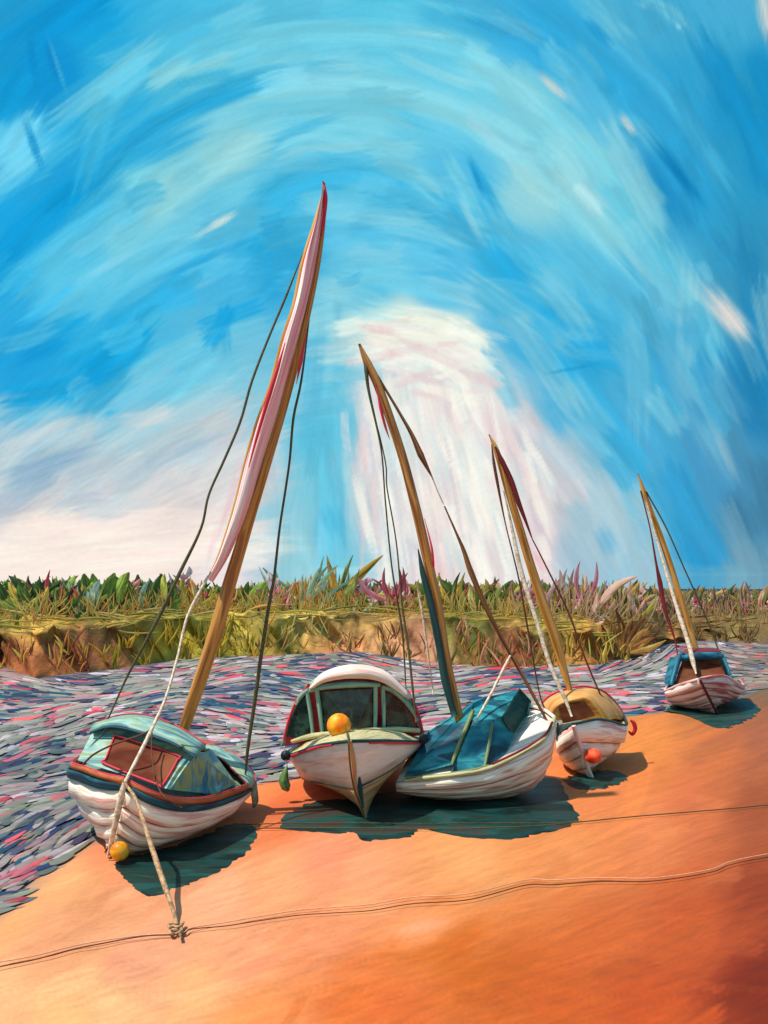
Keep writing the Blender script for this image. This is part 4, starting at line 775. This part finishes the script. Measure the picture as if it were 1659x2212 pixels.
rf_o, rf_i = spl([Q(668,1487,-.12),Q(700,1460,-.14),Q(761,1445,-.15),Q(830,1458,-.14),Q(886,1507,-.1)], 24), spl([Q(672,1489,-.1),Q(706,1472,-.14),Q(761,1465,-.16),Q(822,1472,-.14),Q(882,1510,-.1)], 24)
grid('roof', [[V(p) for p in rf_i], [V(p) + V((0, -.05, 0)) for p in (rf_i + rf_o) / 2], [V(p) for p in rf_o], [V(p) + V((0, .4, .03)) for p in rf_o], [V(p) + V((0, 1.4, -.2)) for p in rf_o], [V(p) + V((0, 2.5, -.42)) for p in rf_o]], WROOF, b2, .02)
tube('edge_line', [V(p) + V((0, .35, .0)) for p in rf_o[12:]], [.008, .03, .04], RED, b2, n=20)
tube('edge_line', [V(p) + V((0, .35, .0)) for p in rf_o[:8]], [.03, .01], RED, b2, n=14)
tube('window_sill', [Q(630,1602,-.1),Q(676,1590,-.15),Q(761,1582,-.2),Q(850,1576,-.12),Q(906,1578,-.05)], [.03,.05,.05,.05,.04], OLIVE, b2)
for x, y, l in ((617,1632,'small black fender knob on the left gunwale of the white cruiser'),(915,1596,'small black fender knob on the right gunwale of the white cruiser')):
    o = ball('fender', P(x, y, 14.95), .082, BLKF, squash=1.05); tag(o, l, 'fender', 'black fenders of the cruiser')
o = ball('mooring_buoy', P(732,1567,14.1), .185, OBUOY); tag(o, 'large round orange buoy on the foredeck of the white cruiser', 'buoy')
tube('bow_line', [P(746,1572,13.9),P(751,1590,13.5),P(753,1604,13.28),P(756,1650,13.38),P(764,1700,13.55),P(778,1735,13.72),P(788,1764,13.85)], .012, ROPED, b2)
fp = [P(620,1655,14.9),P(616,1668,14.88),P(613,1685,14.88),P(618,1700,14.88),P(623,1709,14.88)]
o = tube('fender', fp, [.012,.05,.085,.08,.02], GREENF, seg=12); tag(o, 'long green teardrop fender hanging left of the white cruiser', 'fender')
o2 = tube('fender_rope', [P(617,1636,14.92),P(614,1612,14.95),P(618,1640,14.9),P(620,1656,14.9)], .01, ROPEC, o)

# ---- boat 3: broadside boat under a teal cover
b3 = empty('sailing_boat', G(1000, 1745), 'broadside cream clinker boat under a teal tarpaulin tent, its brown mast leaning left', 'boat', 'boats beached along the shore')
K3 = [P(1150,1700,15.3),P(1100,1716,15.4),P(1040,1722,15.5),P(960,1720,15.5),P(900,1712,15.5),P(862,1700,15.5)]
N3 = [P(1198,1552,15.8),P(1180,1592,15.1),P(1123,1630,14.75),P(1045,1665,14.5),P(950,1680,14.4),P(856,1690,14.6)]
F3 = [P(1198,1552,15.8),P(1160,1530,16.3),P(1090,1530,16.8),P(1000,1548,16.9),P(930,1582,16.5),P(880,1640,15.8)]
Kc3, A3, B3, st3 = hull(b3, K3, N3, F3, 5, CREAM, lap_shadow=2, full=(.62, .98), deck=WHITEH, camber=.05)
tube('stem_post', st3, .03, CREAM, b3)
tube('gunwale', [V(p) + V((0, -.02, .02)) for p in A3[::3]], .035, OLIVE, b3, n=NS); tube('gunwale', [V(p) + V((0, 0, .02)) for p in B3[::3]], .03, WHITEH, b3, n=NS)
tube('edge_line', [V(p) + V((0, -.01, .06)) for p in A3[2:17:3]], .022, CRIMS, b3, n=NS)
TH = (0, .03, -.01)
slab('cover_panel', [P(873,1678,14.6),P(926,1578,15.7),P(980,1549,15.9),P(1023,1514,16.0),P(1018,1545,15.3),P(977,1652,14.62)], COVER, b3, ext=TH, bevel=.01)
slab('cover_panel', [P(1023,1512,16.0),P(1122,1489,15.95),P(1085,1550,15.15),P(1066,1556,15.1),P(1021,1560,15.1)], COVER, b3, ext=(0, .03, -.02), bevel=.01)
slab('cover_panel', [P(1021,1560,15.1),P(1066,1556,15.1),P(1046,1660,14.6),P(972,1672,14.5)], COVER, b3, ext=TH, bevel=.01)
slab('cover_panel', [P(1067,1556,15.1),P(1085,1550,15.15),P(1112,1588,15.2),P(1090,1632,14.9),P(1060,1650,14.7),P(1047,1660,14.6)], COVER, b3, ext=TH, bevel=.01)
slab('cover_end', [P(1122,1489,15.95),P(1146,1515,16.05),P(1140,1545,15.8),P(1106,1588,15.25),P(1085,1551,15.14)], COVG, b3, ext=(.02, .03, 0), bevel=.01)
for q0, q1, r_ in ((P(1122,1489,15.9),P(1146,1515,16.0),.016),(P(1146,1515,16.0),P(1140,1545,15.75),.016),(P(1140,1545,15.75),P(1106,1588,15.2),.016),(P(1106,1588,15.2),P(1085,1551,15.09),.02),(P(1085,1551,15.09),P(1122,1489,15.9),.018)):
    tube('cover_hem', [q0, (q0 + q1) / 2, q1], r_, COVG, b3)
slab('cover_panel', [P(1023,1513,16.05),P(1122,1490,16.0),P(1146,1516,16.1),P(1100,1535,16.9),P(1000,1552,17.0),P(932,1582,16.4),P(926,1578,15.75),P(980,1550,15.95)], COVER, b3, ext=(0, .02, -.05))
tube('batten', [P(1022,1535,15.35),P(1004,1580,15.1),P(985,1625,14.75),P(976,1652,14.52)], [.035,.04,.035,.02], RIB, b3)
tube('batten', [P(1064,1562,15.02),P(1056,1610,14.8),P(1046,1660,14.53)], [.02,.028,.02], RIB, b3)
tube('batten', [P(876,1682,14.5),P(960,1674,14.42),P(1020,1664,14.45),P(1056,1654,14.55)], [.02,.03,.03,.02], RIB, b3)
mp3 = [P(1000,1590,15.6),P(989,1540,15.6),P(963,1425,15.6),P(948,1327,15.6),P(924,1210,15.6),P(897,1093,15.6),P(866,975,15.6),P(819,839,15.6),P(794,785,15.6),P(776,743,15.6)]
tube('mast', mp3, [.075,.08,.085,.085,.085,.08,.075,.075,.07,.02], WOOD, b3)
tube('spar', [P(903,1186,15.5),P(914,1240,15.5),P(932,1311,15.5),P(950,1400,15.5),P(962,1470,15.5),P(982,1548,15.5)], [.008,.05,.06,.065,.07,.05], TSPAR, b3)
tube('sail_edge', [P(812,830,15.5),P(822,880,15.48),P(832,920,15.5),P(842,950,15.5)], [.006,.026,.022,.004], RED, b3)
tube('sail_edge', [P(917,1120,15.55),P(932,1180,15.5),P(936,1215,15.52),P(938,1232,15.6)], [.004,.018,.02,.004], RED, b3)
tube('yard', [P(815,811,15.6),P(866,897,15.6),P(890,940,15.6),P(909,983,15.6),P(934,1032,15.6)], [.02,.025,.035,.055,.012], WOODB, b3)
tube('forestay', [P(934,1032,15.6),P(945,1060,15.6),P(960,1093,15.6)], [.012,.01,.012], ROPEC, b3)
tube('forestay', [P(960,1093,15.6),P(985,1150,15.6),P(1002,1190,15.62),P(1018,1237,15.64),P(1057,1327,15.66),P(1100,1408,15.7),P(1140,1480,15.7),P(1184,1562,15.72)], [.012,.02,.035,.05,.04,.03,.028,.022], WOODB, b3)
tube('sheet_line', [P(1104,1414,15.7),P(1090,1440,15.6),P(1060,1500,15.4),P(1025,1562,15.0)], [.02,.024,.024,.018], ROPEC, b3)
tube('stay', [P(785,770,15.6),P(791,800,15.55),P(797,847,15.55),P(823,968,15.5),P(832,1077,15.5),P(846,1222,15.5),P(866,1343,15.5),P(872,1400,15.5),P(877,1490,15.5)], [.01,.035,.024,.014,.013,.014,.018,.016,.01], ROPED, b3)
tube('stay', [P(800,860,15.55),P(832,995,15.5),P(836,1054,15.5),P(856,1171,15.45),P(868,1300,15.4),P(882,1400,15.3),P(889,1464,15.2),P(899,1560,15.1)], [.008,.012,.012,.012,.016,.02,.02,.014], ROPED, b3)
tube('stay', [P(901,1268,15.5),P(910,1310,15.5),P(920,1380,15.5),P(936,1500,15.5)], [.012,.022,.02,.012], ROPEC, b3)

# ---- boat 4: small white dinghy
b4 = empty('sailing_dinghy', G(1281, 1683), 'small white dinghy with ochre cuddy and a scarlet ball at its bow', 'boat', 'boats beached along the shore')
K4 = [(3.80,16.84,0),(3.78,17.4,0),(3.72,18.2,0),(3.7,19.0,.1)]
R4 = [P(1238,1567,16.4),P(1296,1556,16.75),P(1352,1568,17.6),P(1345,1545,19.0)]
L4 = [P(1238,1567,16.4),P(1214,1584,16.8),P(1203,1600,17.5),P(1205,1560,19.0)]
Kc4, A4, B4, st4 = hull(b4, K4, R4, L4, 4, WHITEH, full=(.1, .7), lap_shadow=1, deck=OLIVE, camber=.03)
tube('stem_post', [p + V((0, -.03, 0)) for p in st4], [.03,.035,.04], WROOF, b4)
tube('gunwale', [V(p) + V((0, -.01, .02)) for p in A4[::3]], .024, TSPAR, b4, n=NS); tube('gunwale', [V(p) + V((0, 0, .02)) for p in B4[::3]], .024, TEALD, b4, n=NS)
c4f = [P(1188,1556,17.4),P(1196,1534,17.4),P(1212,1520,17.35),P(1240,1512,17.3),P(1266,1510,17.3),P(1292,1534,17.35),P(1308,1558,17.4)]
c4b = [P(1170,1524,18.8),P(1188,1508,18.8),P(1212,1497,18.8),P(1249,1488,18.8),P(1296,1493,18.8),P(1334,1526,18.8),P(1354,1560,18.8)]
fs4, bs4 = spl(c4f, 22), spl(c4b, 22)
grid('cuddy_roof', [[V(a_).lerp(V(b_), f_) + V((0, 0, .06 * math.sin(math.pi * f_))) for a_, b_ in zip(fs4, bs4)] for f_ in np.linspace(0, 1, 5)], OCAB, b4, .04)
slab('cuddy_front', [p + V((0, .04, 0)) for p in c4f], OCAB, b4, ext=(0, .04, 0))
slab('window', [P(1208,1527,17.34),P(1262,1514,17.3),P(1286,1546,17.33),P(1250,1556,17.33),P(1216,1562,17.34)], BRWN, b4, ext=(0, .05, 0))
slab('cuddy_back', [V(p) + V((0, -.03, 0)) for p in c4b], OCAB, b4, ext=(0, .03, 0))
tube('edge_line', [V(p) + V((0, .05, .04)) for p in bs4[::3]], .02, RED, b4)
o = ball('mooring_buoy', P(1281,1633,16.5), .15, RBUOY, squash=.9); tag(o, 'scarlet ball buoy against the bow of the small white dinghy', 'buoy')
o = tube('fender', [P(1362,1556,18.0),P(1369,1562,18.0),P(1372,1575,18.0),P(1366,1586,18.0),P(1358,1580,18.0)], [.02,.04,.042,.035,.015], REDF); tag(o, 'red fender hanging off the right side of the small white dinghy', 'fender')
tube('mast', [P(1236,1510,18.2),P(1230,1486,18.2),P(1217,1444,18.2),P(1197,1371,18.2),P(1174,1308,18.2),P(1143,1210,18.2),P(1120,1132,18.2),P(1096,1054,18.2),P(1073,975,18.2),P(1056,938,18.2)], [.04,.05,.08,.1,.1,.085,.08,.07,.06,.01], WOODG, b4)
tube('yard', [P(1070,965,18.1),P(1084,995,18.1),P(1104,1038,18.1),P(1120,1085,18.1),P(1135,1124,18.1),P(1150,1165,18.1)], [.015,.05,.055,.05,.03,.012], CRIMS, b4)
tube('stay', [P(1150,1165,18.1),P(1173,1210,18.1),P(1228,1323,18.1),P(1258,1407,18.1),P(1301,1509,18.1),P(1332,1560,18.0)], [.012,.015,.02,.018,.018,.014], ROPEB, b4)
tube('stay', [P(1062,960,18.1),P(1067,1000,18.1),P(1074,1040,18.1),P(1092,1132,18.1),P(1119,1243,18.1),P(1137,1341,18.1),P(1155,1444,18.1),P(1166,1500,18.1),P(1176,1530,18.1)], [.008,.03,.03,.012,.016,.02,.016,.014,.014], ROPEB, b4)
tube('forestay', [P(1088,1060,18.0),P(1106,1140,18.0),P(1126,1235,17.9),P(1159,1341,17.7),P(1188,1436,17.5),P(1221,1511,17.3),P(1235,1548,17.2)], [.01,.03,.045,.04,.04,.035,.02], ROPEC, b4)

# ---- boat 5: far pink boat
b5 = empty('sailing_boat', G(1550, 1543), 'far pink plank boat with turquoise cabin frame, rightmost and smallest in the row', 'boat', 'boats beached along the shore')
K5 = [(8.95,24.85,0),(8.9,25.6,0),(8.8,26.8,0),(8.7,28,.1)]
R5 = [P(1511,1468,24.3),P(1562,1462,24.8),P(1606,1484,25.8),P(1598,1468,28)]
L5 = [P(1511,1468,24.3),P(1470,1480,24.8),P(1436,1493,25.6),P(1456,1470,28)]
Kc5, A5, B5, st5 = hull(b5, K5, R5, L5, 5, PINKH, full=(0, .8), deck=BLK, camber=.05)
tube('stem_post', [p + V((0, -.03, 0)) for p in st5], .035, CRIMS, b5)
tube('gunwale', [V(p) + V((0, 0, .02)) for p in A5[::3]], .04, PINKH, b5, n=NS); tube('gunwale', [V(p) + V((0, 0, .02)) for p in B5[::3]], .035, PINKH, b5, n=NS)
f5 = [P(1449,1482,25.7),P(1466,1424,26.0),P(1478,1412,26.0),P(1553,1410,26.0),P(1564,1424,25.9),P(1580,1466,25.6)]
slab('windscreen', [P(1458,1478,25.75),P(1474,1430,26.02),P(1550,1424,26.02),P(1572,1466,25.7)], BRWN, b5, ext=(0, .05, 0))
tube('windscreen_frame', f5[:3], [.08,.09,.08], TFR, b5); tube('windscreen_frame', [P(1470,1422,25.98),P(1510,1418,25.95),P(1560,1416,25.95)], [.1,.12,.09], TFR, b5); tube('windscreen_frame', f5[3:], [.06,.06,.04], TFR, b5)
grid('cabin_roof', [[P(1466,1424,26.0),P(1478,1412,26.0),P(1515,1409,26),P(1553,1410,26.0),P(1566,1426,25.9)],[P(1470,1416,27.4),P(1482,1404,27.4),P(1515,1401,27.4),P(1550,1402,27.4),P(1562,1416,27.4)]], CRIMS, b5, .05)
for a_, b_ in ((P(1449,1482,25.75), P(1466,1424,26.05)), (P(1580,1466,25.65), P(1566,1426,25.95))):
    slab('cabin_side', [a_, b_, b_ + V((.0, .8, .0)), a_ + V((.05, .8, 0))], TFR, b5, ext=(.03, 0, 0))
tube('mast', [P(1508,1412,27.5),P(1500,1390,27.5),P(1487,1345,27.5),P(1469,1290,27.5),P(1449,1225,27.5),P(1429,1165,27.5),P(1404,1100,27.5),P(1390,1060,27.5),P(1378,1022,27.5)], [.07,.08,.09,.1,.1,.09,.08,.07,.01], WOODG, b5)
tube('stay', [P(1384,1060,27.3),P(1404,1140,27.3),P(1418,1220,27.3),P(1426,1260,27.3),P(1436,1316,27.2),P(1458,1382,27.0),P(1464,1420,26.8)], [.02,.02,.035,.075,.06,.025,.02], CRIMS, b5)
tube('forestay', [P(1392,1070,27.3),P(1420,1170,27.0),P(1449,1270,26.6),P(1469,1334,26.3),P(1488,1392,26.0),P(1497,1430,25.8),P(1504,1456,25.6)], [.02,.03,.05,.06,.065,.07,.02], ROPEC, b5)
tube('stay', [P(1396,1062,27.4),P(1439,1140,27.4),P(1479,1230,27.4),P(1506,1290,27.4),P(1539,1367,27.4),P(1553,1406,27.3),P(1590,1480,27.2)], .022, ROPED, b5)

# ------------------------------------------------------------------ ropes lying on the sand
def ground_rope(name, pts, r, mat, label, z=.08):
    o = tube(name, [G(x, y, z) for x, y in pts], r, mat, n=len(pts) * 8, seg=6); tag(o, label, 'rope'); return o
FR = [(-60,2100),(0,2088),(78,2072),(156,2051),(215,2039),(312,2022),(391,2018),(414,2007),(488,2000),(566,1988),(645,1977),(720,1972),(800,1967),(892,1952),(1014,1943),(1135,1912),(1196,1911),(1294,1904),(1410,1903),(1531,1885),(1580,1867),(1659,1852),(1740,1842)]
ground_rope('shore_rope', FR, [.006,.007,.005,.008,.005], ROPEB, 'thin brown rope winding across the whole front of the sand')
ground_rope('shore_rope', [(x, y - 10 + (4 if 300 < x < 450 else 0) + 4 * math.sin(x / 190)) for x, y in FR], .007, LITEDGE, 'pale peach strand painted as the lit edge of the thin brown rope in front')  # added strand: the brown rope's lit edge put into its own colour
ground_rope('shore_rope', [(505,1789),(560,1789),(648,1788),(800,1789),(980,1790),(1154,1784),(1257,1775),(1379,1763),(1562,1748),(1659,1739),(1760,1732)], .009, ROPED, 'dark rope on the sand under the bows, running off to the right')
ground_rope('shore_rope', [(522,1781),(600,1779),(720,1777),(900,1779),(1050,1778),(1180,1778),(1256,1774)], .008, ROPED, 'shorter dark rope just behind the one under the bows')
